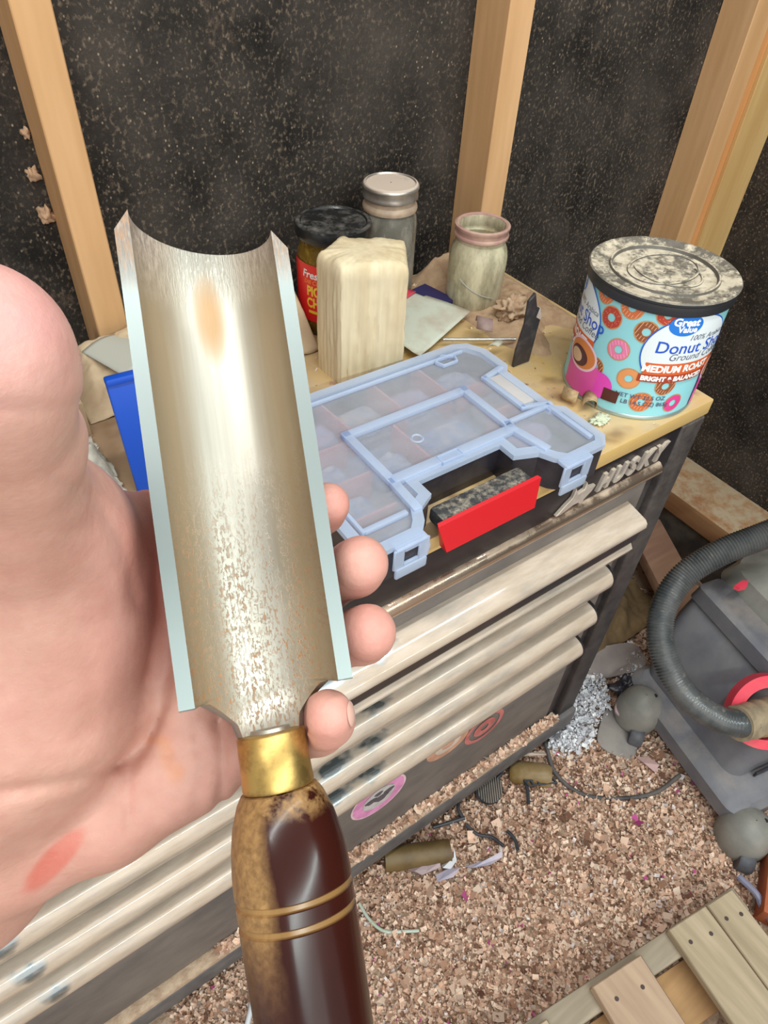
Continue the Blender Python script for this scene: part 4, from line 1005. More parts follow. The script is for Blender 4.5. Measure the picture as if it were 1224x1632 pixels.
# split the rim faces into their own part so their clean steel stays crisp
rimb = MB()
for side, k in ((-1, 0), (1, 44)):
    tt_n = len(bmb.v) // 2 // 45; a_ = [Vector(bmb.v[i * 45 + k]) for i in range(78)]; b2_ = [Vector(bmb.v[nrim + i * 45 + k]) for i in range(78)]
    o_ = len(rimb.v)
    for p, q in zip(a_, b2_): rimb.v += [tuple(p + gn * .00015), tuple(q + gn * .00015)]
    rimb.f += [(o_ + 2 * i, o_ + 2 * i + 1, o_ + 2 * i + 3, o_ + 2 * i + 2) for i in range(77)]
    rb = MB(); rb.v = rimb.v[o_:]; rb.f = [tuple(x - o_ for x in f) for f in rimb.f if min(f) >= o_]
    ro_ = obj('ground_rim', rb, bo.data.materials[0], gouge, angle=180)
    at_ = ro_.data.attributes.new('Loc', 'FLOAT_VECTOR', 'POINT'); ar = []
    for p in rb.v:
        d = Vector(p) - GA; ar += [d.dot(gs) / RI, d.dot(gx) / L_BL, 1.0]
    at_.data.foreach_set('vector', ar)
# ferrule and handle share one axis a little behind the rim plane
HA = Vector(at(431, 1166, .2195)); HB = Vector(at(506, 1660, .205))
hx = (HB - HA).normalized(); hl = (HB - HA).length
hm = Matrix.Translation(HA) @ hx.to_track_quat('Z', 'Y').to_matrix().to_4x4()
hm3 = hm.to_3x3()
def hlathe(prof, seg=64, cap=True):
    mb = MB(); mb.T = hm; mb.lathe(prof, seg, cap=cap); return mb
FL = .0168
M_BRASS = mat('scuffed_brass', (.58, .38, .12), (.38, .24, .08), rough=.38, metal=.9, scale=160, lo=.42, hi=.6, bmp=.15, bscale=300, bdist=.0004)
obj('ferrule', hlathe([(.008, -.0002), (.0102, 0), (.0107, .0006), (.01085, .010), (.0111, FL - .001), (.0108, FL)], 64), M_BRASS, gouge)
obj('tang', hlathe([(.0060, -.0012), (.0065, .0)], 32), bo.data.materials[0], gouge)
hp_ = [(.0090, FL), (.0118, FL + .0004), (.0134, FL + .003), (.0156, FL + .009), (.0170, FL + .016), (.0176, FL + .022), (.0178, FL + .026)]
def groove(z, r): return [(r, z - .0012), (r - .0007, z - .0006), (r - .0007, z + .0006), (r, z + .0012)]
hp_ += groove(FL + .0295, .0178) + groove(FL + .0358, .0177) + [(.0176, FL + .043), (.0172, FL + .060), (.0167, FL + .080), (.0162, FL + .11), (.0165, FL + .16), (.0175, FL + .21), (.0165, FL + .25), (.0120, FL + .268), (.004, FL + .274)]
def handle_mat():
    mt, nt, b, L = new_mat('dark_lacquered_handle'); v = coords(nt)
    # dust lies on the flank turned to the photographer's left and on the shoulder
    at_ = nd(nt, 'ShaderNodeAttribute', attribute_name='Side'); s = nd(nt, 'ShaderNodeSeparateXYZ'); L.new(at_.outputs['Vector'], s.inputs[0])
    n1 = noise_fac(nt, v, 55, 5, .2, .8); n2 = noise_fac(nt, v, 420, 4, .35, .65)
    side = mth(nt, 'ADD', s.outputs[0], mth(nt, 'MULTIPLY', n1, .25))
    r = nd(nt, 'ShaderNodeMapRange'); r.inputs[1].default_value = .22; r.inputs[2].default_value = .52; L.new(side, r.inputs[0])
    along = nd(nt, 'ShaderNodeMapRange'); along.inputs[1].default_value = .064; along.inputs[2].default_value = .034; L.new(s.outputs[1], along.inputs[0])
    sh = nd(nt, 'ShaderNodeMapRange'); sh.inputs[1].default_value = .0065; sh.inputs[2].default_value = .002; L.new(mth(nt, 'SUBTRACT', s.outputs[1], mth(nt, 'MULTIPLY', n1, .004)), sh.inputs[0])
    d = mth(nt, 'MAXIMUM', mth(nt, 'MULTIPLY', r.outputs[0], along.outputs[0]), mth(nt, 'MULTIPLY', sh.outputs[0], noise_fac(nt, v, 200, 3, .38, .55)))
    d = mth(nt, 'MULTIPLY', d, mth(nt, 'MULTIPLY_ADD', n2, .45, .50))
    c = mix(nt, noise_fac(nt, coords(nt, (1, 1, 1)), 12, 4, .3, .7), (.020, .004, .003), (.042, .008, .005))
    gv = nd(nt, 'ShaderNodeMath', operation='MAXIMUM')
    for k, z in enumerate((.0295, .0358)):
        q = mth(nt, 'ABSOLUTE', mth(nt, 'SUBTRACT', s.outputs[1], z)); rr = nd(nt, 'ShaderNodeMapRange'); rr.inputs[1].default_value = .0011; rr.inputs[2].default_value = .0006; L.new(q, rr.inputs[0]); L.new(rr.outputs[0], gv.inputs[k])
    c = mix(nt, d, c, mix(nt, along.outputs[0], (.13, .045, .035), (.36, .20, .075)))
    c = mix(nt, mth(nt, 'MULTIPLY', gv.outputs[0], .6), c, (.36, .20, .07))
    L.new(c, b.inputs['Base Color']); L.new(mth(nt, 'MULTIPLY_ADD', d, .35, .22), b.inputs['Roughness'])
    b.inputs['Coat Weight'].default_value = .10; b.inputs['Coat Roughness'].default_value = .12; b.inputs['Specular IOR Level'].default_value = .28
    return mt
hmb = hlathe(hp_, 72); ho = obj('handle', hmb, handle_mat(), gouge)
sa = ho.data.attributes.new('Side', 'FLOAT_VECTOR', 'POINT'); arr = []
lft = (-CR_ - hx * (-CR_).dot(hx)).normalized(); tow = (CT_ - hx * CT_.dot(hx)).normalized()
for p in hmb.v:
    d = Vector(p) - HA; z = d.dot(hx); rad = d - hx * z; rr = max(rad.length, 1e-5)
    arr += [rad.dot(lft) / rr * 1.0, z - FL, rad.dot(tow) / rr]
sa.data.foreach_set('vector', arr)

# ------------------------------------------------------------------ hand: one smooth surface from a distance field
def cs(px, py, d): return np.array([(px - 612) * d / F_PX, (py - 816) * d / F_PX, d])
def to_cam(v): return RW.T @ (np.array(v) - CAM_POS)
def build_hand():
    h = .00145
    lo = np.array([-.295, -.085, .095]); hi = np.array([.008, .235, .312])
    n = np.ceil((hi - lo) / h).astype(int) + 1
    ax = [lo[i] + h * np.arange(n[i]) for i in range(3)]
    BIG = .05
    def field(): return np.full(n, BIG, np.float32)
    def seg(Dst, a, b_, ra, rb, k):
        a = np.array(a); b_ = np.array(b_); R = max(ra, rb) + .028
        mn = np.minimum(a, b_) - R; mx = np.maximum(a, b_) + R
        i0 = np.clip(((mn - lo) / h).astype(int), 0, n - 1); i1 = np.clip(((mx - lo) / h).astype(int) + 2, 1, n)
        if np.any(i1 <= i0): return
        sl = tuple(slice(i0[q], i1[q]) for q in range(3))
        X = ax[0][sl[0]][:, None, None]; Y = ax[1][sl[1]][None, :, None]; Z = ax[2][sl[2]][None, None, :]
        ab = b_ - a; L2 = max(1e-12, ab @ ab)
        t = np.clip(((X - a[0]) * ab[0] + (Y - a[1]) * ab[1] + (Z - a[2]) * ab[2]) / L2, 0, 1)
        d = np.sqrt((X - a[0] - t * ab[0]) ** 2 + (Y - a[1] - t * ab[1]) ** 2 + (Z - a[2] - t * ab[2]) ** 2) - (ra + (rb - ra) * t)
        o = Dst[sl]
        hh = np.clip(.5 + .5 * (o - d) / k, 0, 1)
        Dst[sl] = (o * (1 - hh) + d * hh - k * hh * (1 - hh)).astype(np.float32)
    def chain(Dst, pts, k):
        for p, q in zip(pts[:-1], pts[1:]): seg(Dst, cs(*p[:3]), cs(*q[:3]), p[3], q[3], k)
    palm = field()
    chain(palm, [(246, 848, .268, .0155), (90, 1080, .276, .017), (-80, 1300, .278, .020)], .008)
    chain(palm, [(262, 930, .272, .0150), (80, 1180, .276, .017), (-90, 1380, .278, .020)], .008)
    chain(palm, [(270, 1040, .270, .0155), (90, 1250, .274, .018), (-90, 1430, .278, .021)], .008)
    chain(palm, [(285, 1140, .266, .0165), (120, 1290, .268, .018), (-90, 1440, .272, .022)], .008)
    chain(palm, [(318, 1216, .2600, .0172), (170, 1292, .256, .0185), (20, 1346, .252, .0210), (-120, 1402, .255, .026)], .008)
    chain(palm, [(110, 872, .214, .0145), (165, 858, .232, .0148), (242, 852, .256, .0160)], .008)
    chain(palm, [(262, 905, .262, .0105), (296, 1110, .258, .0120)], .012)
    # wrist and forearm
    chain(palm, [(-80, 1330, .268, .030), (-300, 1500, .264, .029), (-800, 1800, .262, .036)], .015)
    chain(palm, [(-60, 1400, .270, .028), (-290, 1550, .268, .028), (-780, 1880, .266, .036)], .015)
    # thenar and thumb
    chain(palm, [(-60, 1290, .246, .030), (40, 1130, .234, .0320), (72, 985, .226, .0300), (62, 850, .205, .0230), (22, 780, .180, .0165)], .012)
    chain(palm, [(32, 830, .190, .0185), (10, 700, .157, .0156), (-14, 630, .139, .0148), (-31, 578, .131, .0160), (-35, 556, .1285, .0152)], .006)
    chain(palm, [(-60, 1180, .232, .030), (-120, 1000, .215, .03)], .02)
    total = palm.copy()
    fingers = [
        [(250, 852, .268, .0125), (380, 850, .264, .0098), (470, 838, .256, .0086), (512, 815, .246, .0080), (522, 804, .240, .0078)],
        [(262, 950, .270, .0125), (410, 952, .267, .0108), (520, 930, .256, .0098), (566, 906, .240, .0096), (575, 898, .232, .0094)],
        [(270, 1050, .268, .0120), (420, 1048, .266, .0106), (530, 1026, .256, .0100), (577, 1013, .242, .0097), (586, 1008, .232, .0096)],
        [(296, 1180, .262, .0130), (385, 1192, .256, .0100), (455, 1178, .250, .0092), (508, 1160, .236, .0088), (521, 1148, .2245, .0086), (523, 1139, .219, .0080)]]
    for fg in fingers:
        one = field(); chain(one, fg, .003)
        k = .007                                   # blend each finger with the palm only
        hh = np.clip(.5 + .5 * (one - palm) / k, 0, 1)
        bl = one * (1 - hh) + palm * hh - k * hh * (1 - hh)
        total = np.minimum(total, bl).astype(np.float32)
    X, Y, Z = np.meshgrid(*ax, indexing='ij')
    PX = (X / Z * F_PX + 612).astype(np.float32); PY = (Y / Z * F_PX + 816).astype(np.float32)
    # skin creases
    near = total < .006
    px = PX[near]; py = PY[near]; zz = Z[near]; add = np.zeros(px.shape, np.float32)
    def crease(pts, wpx, amp, zmax=1):
        P = np.array([tuple(v)[:2] for v in spline([(a, b_, 0) for a, b_ in pts], 6)])
        d = np.full(px.shape, 1e9, np.float32)
        for a, b_ in zip(P[:-1], P[1:]):
            ab = b_ - a; t = np.clip(((px - a[0]) * ab[0] + (py - a[1]) * ab[1]) / max(1e-6, ab @ ab), 0, 1)
            d = np.minimum(d, (px - a[0] - t * ab[0]) ** 2 + (py - a[1] - t * ab[1]) ** 2)
        add[:] = add + (amp * np.exp(-d / wpx ** 2)) * (zz < zmax)
    crease([(243, 800), (256, 900), (270, 1000), (262, 1100), (225, 1190), (130, 1240), (0, 1262)], 12, .0020, .275)
    crease([(346, 1150), (356, 1205), (350, 1290)], 7, .0018, .262)
    crease([(310, 1165), (322, 1215), (312, 1290)], 6, .0009, .262)
    crease([(262, 1125), (232, 1190), (205, 1240), (206, 1320)], 6, .0011, .262)
    crease([(335, 1180), (290, 1200), (240, 1195)], 5, .0009, .262)
    crease([(60, 850), (140, 842)], 10, .0006); crease([(-20, 648), (60, 655), (132, 640)], 8, .0010); crease([(-20, 668), (70, 676), (130, 664)], 6, .0004)
    crease([(90, 760), (150, 800), (190, 860), (215, 960)], 10, .0012, .24)
    crease([(130, 1010), (150, 1120), (120, 1200)], 14, .0004, .24)
    total[near] += add
    # keep the skin out of the tool it wraps
    def outside(A, B, r, zc=None):
        A = to_cam(A); B = to_cam(B); ab = B - A; L = np.linalg.norm(ab); u = ab / L
        t = (X - A[0]) * u[0] + (Y - A[1]) * u[1] + (Z - A[2]) * u[2]
        d = np.sqrt(np.maximum(0, (X - A[0]) ** 2 + (Y - A[1]) ** 2 + (Z - A[2]) ** 2 - t * t))
        return np.maximum(d - r, np.maximum(-t, t - L))
    cut = outside(gp_(-.002, 0, -STR), gp_(L_BL + .002, 0, -STR), RO + .0002)
    cut = np.minimum(cut, outside(gp_(L_BL, 0, -.014), HA + hx * .001, .0125))
    cut = np.minimum(cut, outside(HA - hx * .004, HA + hx * (FL + .001), .0113))
    cut = np.minimum(cut, outside(HA + hx * FL, HA + hx * (FL + .02), .0165))
    total = np.maximum(total, -cut.astype(np.float32))
    del X, Y, Z, PX, PY
    for q in range(3):                              # close the arm at the border of the block
        sl = [slice(None)] * 3
        for e in (0, -1):
            sl[q] = e; total[tuple(sl)] = np.maximum(total[tuple(sl)], .001)
    # surface nets
    D = total; S = D < 0
    c = [(i, j, k) for i in (0, 1) for j in (0, 1) for k in (0, 1)]
    sh = tuple(m_ - 1 for m_ in D.shape)
    cnt = np.zeros(sh, np.int8)
    for i, j, k in c: cnt += S[i:i + sh[0], j:j + sh[1], k:k + sh[2]]
    act = (cnt > 0) & (cnt < 8); idx = -np.ones(sh, np.int64); ii = np.argwhere(act); idx[act] = np.arange(len(ii))
    acc = np.zeros((len(ii), 3)); wt_ = np.zeros(len(ii))
    for a in c:
        for q in range(3):
            if a[q] == 0:
                b_ = list(a); b_[q] = 1
                d0 = D[ii[:, 0] + a[0], ii[:, 1] + a[1], ii[:, 2] + a[2]]; d1 = D[ii[:, 0] + b_[0], ii[:, 1] + b_[1], ii[:, 2] + b_[2]]
                mk = (d0 < 0) != (d1 < 0); t = np.where(mk, d0 / np.where(mk, d0 - d1, 1), 0)
                p = np.array(a, float)[None, :].repeat(len(ii), 0); p[:, q] += t
                acc[mk] += p[mk]; wt_[mk] += 1
    V = lo + h * (ii + acc / wt_[:, None])
    F = []
    for q in range(3):
        u, v = [(1, 2), (2, 0), (0, 1)][q]
        s0 = [slice(1, -1)] * 3; s0[q] = slice(0, -1); s1 = list(s0); s1[q] = slice(1, None)
        A = S[tuple(s0)]; B = S[tuple(s1)]; e = np.argwhere(A != B); off = np.array([1, 1, 1]); off[q] = 0; e = e + off
        du = np.zeros(3, int); du[u] = 1; dv = np.zeros(3, int); dv[v] = 1
        g = lambda w: idx[w[:, 0], w[:, 1], w[:, 2]]
        qd = np.stack([g(e - du - dv), g(e - dv), g(e), g(e - du)], 1)
        inside = S[e[:, 0], e[:, 1], e[:, 2]]; qd[~inside] = qd[~inside][:, ::-1]; F.append(qd)
    F = np.concatenate(F); F = F[(F >= 0).all(1)]
    # relax
    E_ = np.concatenate([F[:, [0, 1]], F[:, [1, 2]], F[:, [2, 3]], F[:, [3, 0]]])
    E_ = np.concatenate([E_, E_[:, ::-1]])
    deg = np.bincount(E_[:, 0], minlength=len(V))[:, None]
    for it in range(5):
        sm_ = np.stack([np.bincount(E_[:, 0], V[E_[:, 1], q], len(V)) for q in range(3)], 1) / np.maximum(deg, 1)
        V = V + (sm_ - V) * (.5 if it % 2 == 0 else -.35 if it < 3 else .3)
    return V, F
HV, HF = build_hand()
HW = (RW @ HV.T).T + CAM_POS
horg = HW.mean(0); me = bpy.data.meshes.new('hand')
me.from_pydata((HW - horg).tolist(), [], HF.tolist()); me.validate()
bm = bmesh.new(); bm.from_mesh(me)
bmesh.ops.recalc_face_normals(bm, faces=bm.faces); bm.to_mesh(me); bm.free()
me.polygons.foreach_set('use_smooth', [True] * len(me.polygons))
# skin tone, redness and stains as pigment, plus painted shade beside the gouge
hpx = HV[:, 0] / HV[:, 2] * F_PX + 612; hpy = HV[:, 1] / HV[:, 2] * F_PX + 816
base = np.array([.50, .265, .205])[None, :].repeat(len(HV), 0)
def blob(cx, cy, rx, ry, col, amt, rot=0, soft=1.0, zmax=9):
    c_, s_ = math.cos(rot), math.sin(rot); x = (hpx - cx) * c_ + (hpy - cy) * s_; y = -(hpx - cx) * s_ + (hpy - cy) * c_
    r = np.sqrt((x / rx) ** 2 + (y / ry) ** 2); w = amt * np.clip((1 + soft * .5 - r) / soft, 0, 1) * (HV[:, 2] < zmax)
    base[:] = base * (1 - w[:, None]) + np.array(col) * w[:, None]
blob(20, 520, 100, 150, (.72, .36, .36), .6, soft=1.2)
blob(60, 720, 90, 120, (.70, .44, .34), .5, soft=1.2)
blob(200, 960, 60, 200, (.58, .27, .23), .5, soft=1.2)
blob(320, 1230, 90, 90, (.64, .33, .28), .4, soft=1.2)
for fx, fy in ((540, 805), (580, 900), (592, 1005), (525, 1150)): blob(fx, fy, 45, 50, (.66, .28, .24), .55, soft=1.0)
blob(250, 850, 45, 190, (.52, .13, .10), .55, soft=1.0)  # dark red shade between palm and gouge, painted into the skin colour
blob(86, 1372, 66, 19, (.50, .09, .06), .72, rot=-.82, soft=.35)
blob(268, 1210, 12, 36, (.62, .24, .07), .5, rot=-.25, soft=.9); blob(250, 1180, 20, 7, (.60, .22, .06), .5, soft=.8); blob(285, 1230, 10, 12, (.60, .22, .06), .45, soft=.9)
ca = me.color_attributes.new('Col', 'FLOAT_COLOR', 'POINT'); ca.data.foreach_set('color', np.concatenate([base, np.ones((len(base), 1))], 1).astype(np.float32).ravel())
def skin_mat():
    mt, nt, b, L = new_mat('skin')
    a = nd(nt, 'ShaderNodeAttribute', attribute_name='Col'); v = coords(nt)
    c = mix(nt, mth(nt, 'MULTIPLY', noise_fac(nt, v, 55, 5, .35, .7), .28), a.outputs['Color'], (.72, .34, .30))
    c = mix(nt, mth(nt, 'MULTIPLY', noise_fac(nt, v, 28, 3, .45, .75), .25), c, (.74, .52, .40))
    c = mix(nt, mth(nt, 'MULTIPLY', noise_fac(nt, v, 150, 6, .42, .62), .16), c, (.46, .17, .14))
    L.new(c, b.inputs['Base Color']); b.inputs['Roughness'].default_value = .50; b.inputs['Specular IOR Level'].default_value = .4
    b.inputs['Subsurface Weight'].default_value = .22; b.inputs['Subsurface Radius'].default_value = (1.0, .35, .2); b.inputs['Subsurface Scale'].default_value = .006
    bump(nt, b, noise_fac(nt, v, 380, 6, 0, 1), .35, .0008); return mt
me.materials.append(skin_mat())
hand = bpy.data.objects.new('hand', me); COL.objects.link(hand); hand.location = horg
tag(hand, 'bare left hand, palm up with thumb raised, curling its fingers around the gouge', 'hand')
# little finger nail at the right edge of the fingertip
nc = to_cam(at(550, 1140, .2165)); nm_ = nrm(np.array([.93, -.15, -.22])); ny_ = nrm(np.array([-.10, -.95, -.35])); ny_ = nrm(ny_ - nm_ * ny_.dot(nm_)); nz_ = np.cross(nm_, ny_)
mb = MB(); ctr = cs(523, 1141, .2195)
for i in range(9):
    for k in range(9):
        u, v = (i / 8 - .5) * 2, (k / 8 - .5) * 2; x = u * math.sqrt(max(0, 1 - v * v / 2)); y = v * math.sqrt(max(0, 1 - u * u / 2))
        d = nrm(nm_ + nz_ * x * .50 + ny_ * y * .52); P = ctr + d * .00845
        mb.v.append(tuple(RW @ P + CAM_POS))
mb.f = [(i * 9 + k, (i + 1) * 9 + k, (i + 1) * 9 + k + 1, i * 9 + k + 1) for i in range(8) for k in range(8)]
mb.v = [tuple(p) for p in mb.v]
nail = obj('fingernail', mb, mat('nail', (.66, .40, .33), rough=.25, coat=.4), hand, angle=180)

# ------------------------------------------------------------------ floor objects
def fz(px, py, dz=0.0, z=.03):
    p = on_z(px, py, z); return (p[0], p[1], floor_h(p[0], p[1]) + dz)
# pallet
P0 = Vector((.408, .008)); ang = math.radians(-8.0)
M_PAL = wood_mat('weathered_pallet', (.56, .44, .30), (.44, .34, .22), 'y', knots=True, scale=12, grain=.35)
M_PAL2 = wood_mat('weathered_pallet_pinkish', (.60, .42, .29), (.50, .34, .23), 'y', knots=True, scale=12, grain=.3)
M_PALX = wood_mat('pallet_stringer', (.48, .40, .30), (.36, .29, .21), 'x', knots=False, scale=12, grain=.35)
M_PALO = wood_mat('pallet_orange_wood', (.58, .34, .16), (.48, .27, .12), 'x', knots=True, scale=12, grain=.3)
pal = thing('pallet', 'weathered wooden pallet lying on the sawdust floor, front right', 'pallet', (.42, -.20, .02))
PM = Matrix.Translation((P0.x, P0.y, 0)) @ Matrix.Rotation(ang, 4, 'Z')
PZ = .105
for y, mm in ((-.0, M_PALX), (-.38, M_PALX), (-.76, M_PALX)):
    mb = MB(); mb.T = PM; mb.box((-.52, y - .042, .022), (.375, y - .001, PZ), .003); obj('stringer', mb, mm, pal)
for x0_, x1_, mm, yo in ((-.50, -.40, M_PAL, -.006), (-.29, -.19, M_PAL2, -.004), (-.115, -.035, M_PAL, -.012), (.052, .152, M_PAL2, -.010), (.217, .301, M_PAL, -.003), (.303, .362, M_PAL, -.004)):
    mb = MB(); mb.T = PM; mb.box((x0_, -.80, PZ + .0005), (x1_, yo, PZ + .017), .002, 1); bo_ = obj('deck_board', mb, mm, pal)
    for hx_, hy_ in ((.25, -.030), (.72, -.036)):
        mb = MB(); mb.T = PM; xx = x0_ + (x1_ - x0_) * hx_
        mb.prism([(xx + .0035 * math.cos(t), yo + hy_ + .0035 * math.sin(t)) for t in np.linspace(0, 2 * PI, 10, endpoint=False)], PZ + .0165, PZ + .0175); obj('nail_hole_disc', mb, mat('nail_hole_dark', (.07, .045, .04)), bo_)  # flat dark discs: the shade inside nail holes put into colour
mb = MB(); mb.T = PM; mb.box((-.50, -.125, .034), (.36, -.045, .060), .003); obj('bottom_board', mb, M_PALO, pal)
mb = MB(); mb.T = PM; mb.box((-.50, -.80, .034), (.36, -.70, .060), .003); obj('bottom_board', mb, M_PALX, pal)
# red brown board by the pallet
q = on_z(1212, 1408, .10)
mb = MB(); mb.T = Matrix.Translation((q[0] + .068, q[1] - .036, .03)) @ Matrix.Rotation(math.radians(28), 4, 'Z'); mb.box((-.075, -.045, 0), (.10, .045, .045), .003)
tag(obj('red_board', mb, wood_mat('red_brown_wood', (.50, .14, .05), (.40, .10, .04), 'x', knots=False, scale=14)), 'reddish brown board end at the right edge beside the pallet', 'board')
# lilac and white scraps
M_LIL = mat('lilac_plastic', (.45, .42, .56), (.60, .52, .58), rough=.4, scale=40)
def scrap(name, pts, material, label, cat, dz=.014, th=.0012):
    P = [fz(*p, dz=dz) for p in pts]; mb = MB(); n = len(P); mb.v = [(p[0], p[1], p[2] + .004 * ((i * 7) % 3)) for i, p in enumerate(P)]; mb.v += [(a, b_, c_ + th) for a, b_, c_ in mb.v]
    mb.f = [tuple(reversed(range(n))), tuple(range(n, 2 * n))] + [(i, (i + 1) % n, n + (i + 1) % n, n + i) for i in range(n)]
    return tag(obj(name, mb, material, smooth=False), label, cat)
scrap('plastic_scrap', [(740, 1384), (772, 1376), (797, 1364), (798, 1372), (780, 1384), (752, 1388)], M_LIL, 'lilac sliver of plastic lying right of the two other scraps below the chest', 'scrap')
scrap('plastic_scrap', [(694, 1396), (712, 1388), (732, 1388), (722, 1400), (696, 1408)], M_LIL, 'lowest of the small lilac plastic scraps on the shavings', 'scrap')
scrap('plastic_scrap', [(648, 1386), (680, 1378), (700, 1378), (702, 1384), (672, 1398), (660, 1392)], mat('pinkish_scrap', (.52, .40, .42), rough=.5), 'pinkish scrap on the shavings at the brown tube end', 'scrap')
scrap('white_scrap', [(703, 1380), (722, 1370), (722, 1356), (727, 1374), (718, 1388), (704, 1388)], mat('white_plastic', (.75, .75, .80), rough=.4), 'white torn plastic flake among the lilac scraps', 'scrap')
# brown tube end
a, b_ = Vector(fz(612, 1372, .012)), Vector(fz(716, 1358, .012))
mb = MB().tube([tuple(a), tuple(a.lerp(b_, .5)), tuple(b_)], .022, 24)
tag(obj('cardboard_tube', mb, mat('olive_brown_tube', (.20, .13, .05), (.13, .08, .03), rough=.5, scale=16)), 'short olive brown tube half buried in shavings below the chest', 'tube')
# second brown bottle-like cylinder beside the cord
a, b_ = Vector(fz(812, 1232, .012)), Vector(fz(876, 1246, .012))
tag(obj('brown_canister', MB().tube([tuple(a), tuple(a.lerp(b_, .1)), tuple(a.lerp(b_, .9)), tuple(b_)], [.018, .024, .024, .020], 24), mat('amber_brown_plastic', (.24, .15, .05), (.36, .26, .14), rough=.4, scale=14)), 'amber brown canister lying beside the lower right corner of the chest', 'canister')
scrap('wood_sliver', [(826, 1215), (860, 1217), (862, 1223), (828, 1220)], mat('sliver', (.66, .52, .44)), 'pale wood sliver on the brown canister', 'sliver', dz=.040, th=.003)
# ribbed round knob plus broken black frame
t = fz(777, 1262, .012)
kn = thing('ribbed_cap', 'round ribbed black plastic cap lying in shavings below the chest', 'cap', t)
Mk = Matrix.Translation(Vector(t) + Vector((0, 0, .010))) @ Matrix.Rotation(math.radians(24), 4, 'X')
mb = MB(); mb.T = Mk; mb.lathe([(.026, -.010), (.030, -.008), (.030, 0), (.028, .002)], 40); obj('cap_body', mb, M_BASE, kn)
for i in range(-5, 6):
    x = i * .0048; hh = math.sqrt(max(0, .0275 ** 2 - x * x)); mb = MB(); mb.T = Mk @ Matrix.Rotation(math.radians(-28), 4, 'Z'); mb.box((x - .0014, -hh, .001), (x + .0014, hh, .0055), .0005, 1)
    obj('rib', mb, mat('ribbed_cap_dusty', (.16, .14, .12), (.24, .20, .17), rough=.7), kn)
M_FR = mat('black_frame_plastic', (.025, .03, .04), (.06, .06, .07), rough=.45)
fr = thing('plastic_rack', 'broken black plastic rack with curved arms around the ribbed cap', 'rack', fz(810, 1260))
for pts in ([(800, 1222), (826, 1240), (836, 1262), (838, 1290)], [(736, 1262), (729, 1290), (736, 1306)], [(741, 1318), (760, 1334), (782, 1340), (800, 1355)], [(800, 1222), (796, 1240), (780, 1250)], [(806, 1330), (818, 1345), (822, 1362)]):
    P = spline([fz(x, y, .018) for x, y in pts], 6); obj('frame_arm', MB().tube(P, .0035, 8), M_FR, fr)
a = fz(832, 1254, .022); b_ = fz(876, 1250, .022)
for k in range(2):
    P = [(a[0], a[1] - .012 * k, a[2]), (b_[0], b_[1] - .012 * k, b_[2])]; obj('rack_rail', MB().tube(P, .0018, 6), M_FR, fr)
for k in range(6):
    x = a[0] + (b_[0] - a[0]) * k / 5; y = a[1] + (b_[1] - a[1]) * k / 5; obj('rack_tooth', MB().box((x - .0015, y - .013, a[2] - .003), (x + .0015, y + .001, a[2] + .003)), M_FR, fr)
a = fz(690, 1320, .014); b_ = fz(740, 1306, .014)
obj('frame_arm', MB().tube([a, b_], .0035, 8), M_FR, fr)
# cords
P = spline([fz(862, 1180, .03), fz(868, 1205, .02), fz(884, 1240, .010), fz(925, 1272, .008), fz(985, 1279, .008), fz(1040, 1268, .012), fz(1080, 1240, .02)], 10)
tag(obj('power_cord', MB().tube(P, .0042, 10), mat('grey_black_cord', (.05, .05, .055), (.16, .14, .13), rough=.6, scale=12)), 'dark cord curving over the shavings from the chest corner to the vacuum', 'cord')
P = spline([fz(572, 1440, .008), fz(588, 1465, .010), fz(612, 1484, .010), fz(645, 1484, .010), fz(668, 1482, .006)], 8)
tag(obj('green_string', MB().tube(P, .0028, 8), mat('pale_green_plastic', (.50, .60, .48), (.62, .66, .58), rough=.5)), 'pale green plastic strip on the shavings right of the gouge handle', 'strip')
P = spline([fz(412, 1562, .02), fz(404, 1590, .02), fz(398, 1620, .02), fz(386, 1660, .01), fz(360, 1720, .01)], 8)
tag(obj('charging_cable', MB().tube(P, .0045, 10), mat('white_cord', (.74, .76, .80), rough=.4)), 'white cord on the floor at the left edge of the gouge handle', 'cord')
# white fluff
def fl_mask(x, y):
    p = RW.T @ (np.array([x, y, .05]) - CAM_POS); u, v = p[0] / p[2] * F_PX + 612, p[1] / p[2] * F_PX + 816
    d1 = ((u - 905) / 42) ** 2 + ((v - 1155) / 52) ** 2; d2 = ((u - 940) / 30) ** 2 + ((v - 1110) / 45) ** 2; d3 = ((u - 1003) / 18) ** 2 + ((v - 1058) / 36) ** 2
    return min(d1, d2, d3) < rng.uniform(.4, 1.3)
chips('white_fluff', 'tuft of white plastic fluff spilled between the chest and the vacuum', 20000, (.70, 1.15), (.20, .52), lambda x, y: floor_h(x, y) + .012 + .012 * fbm((x * 30, y * 30, 3)), .0045, [(.88, .88, .92), (.76, .76, .82), (.95, .95, .97)], [.5, .3, .2], lift=.022, mask=fl_mask, curl=.9, stuffcat='fluff')
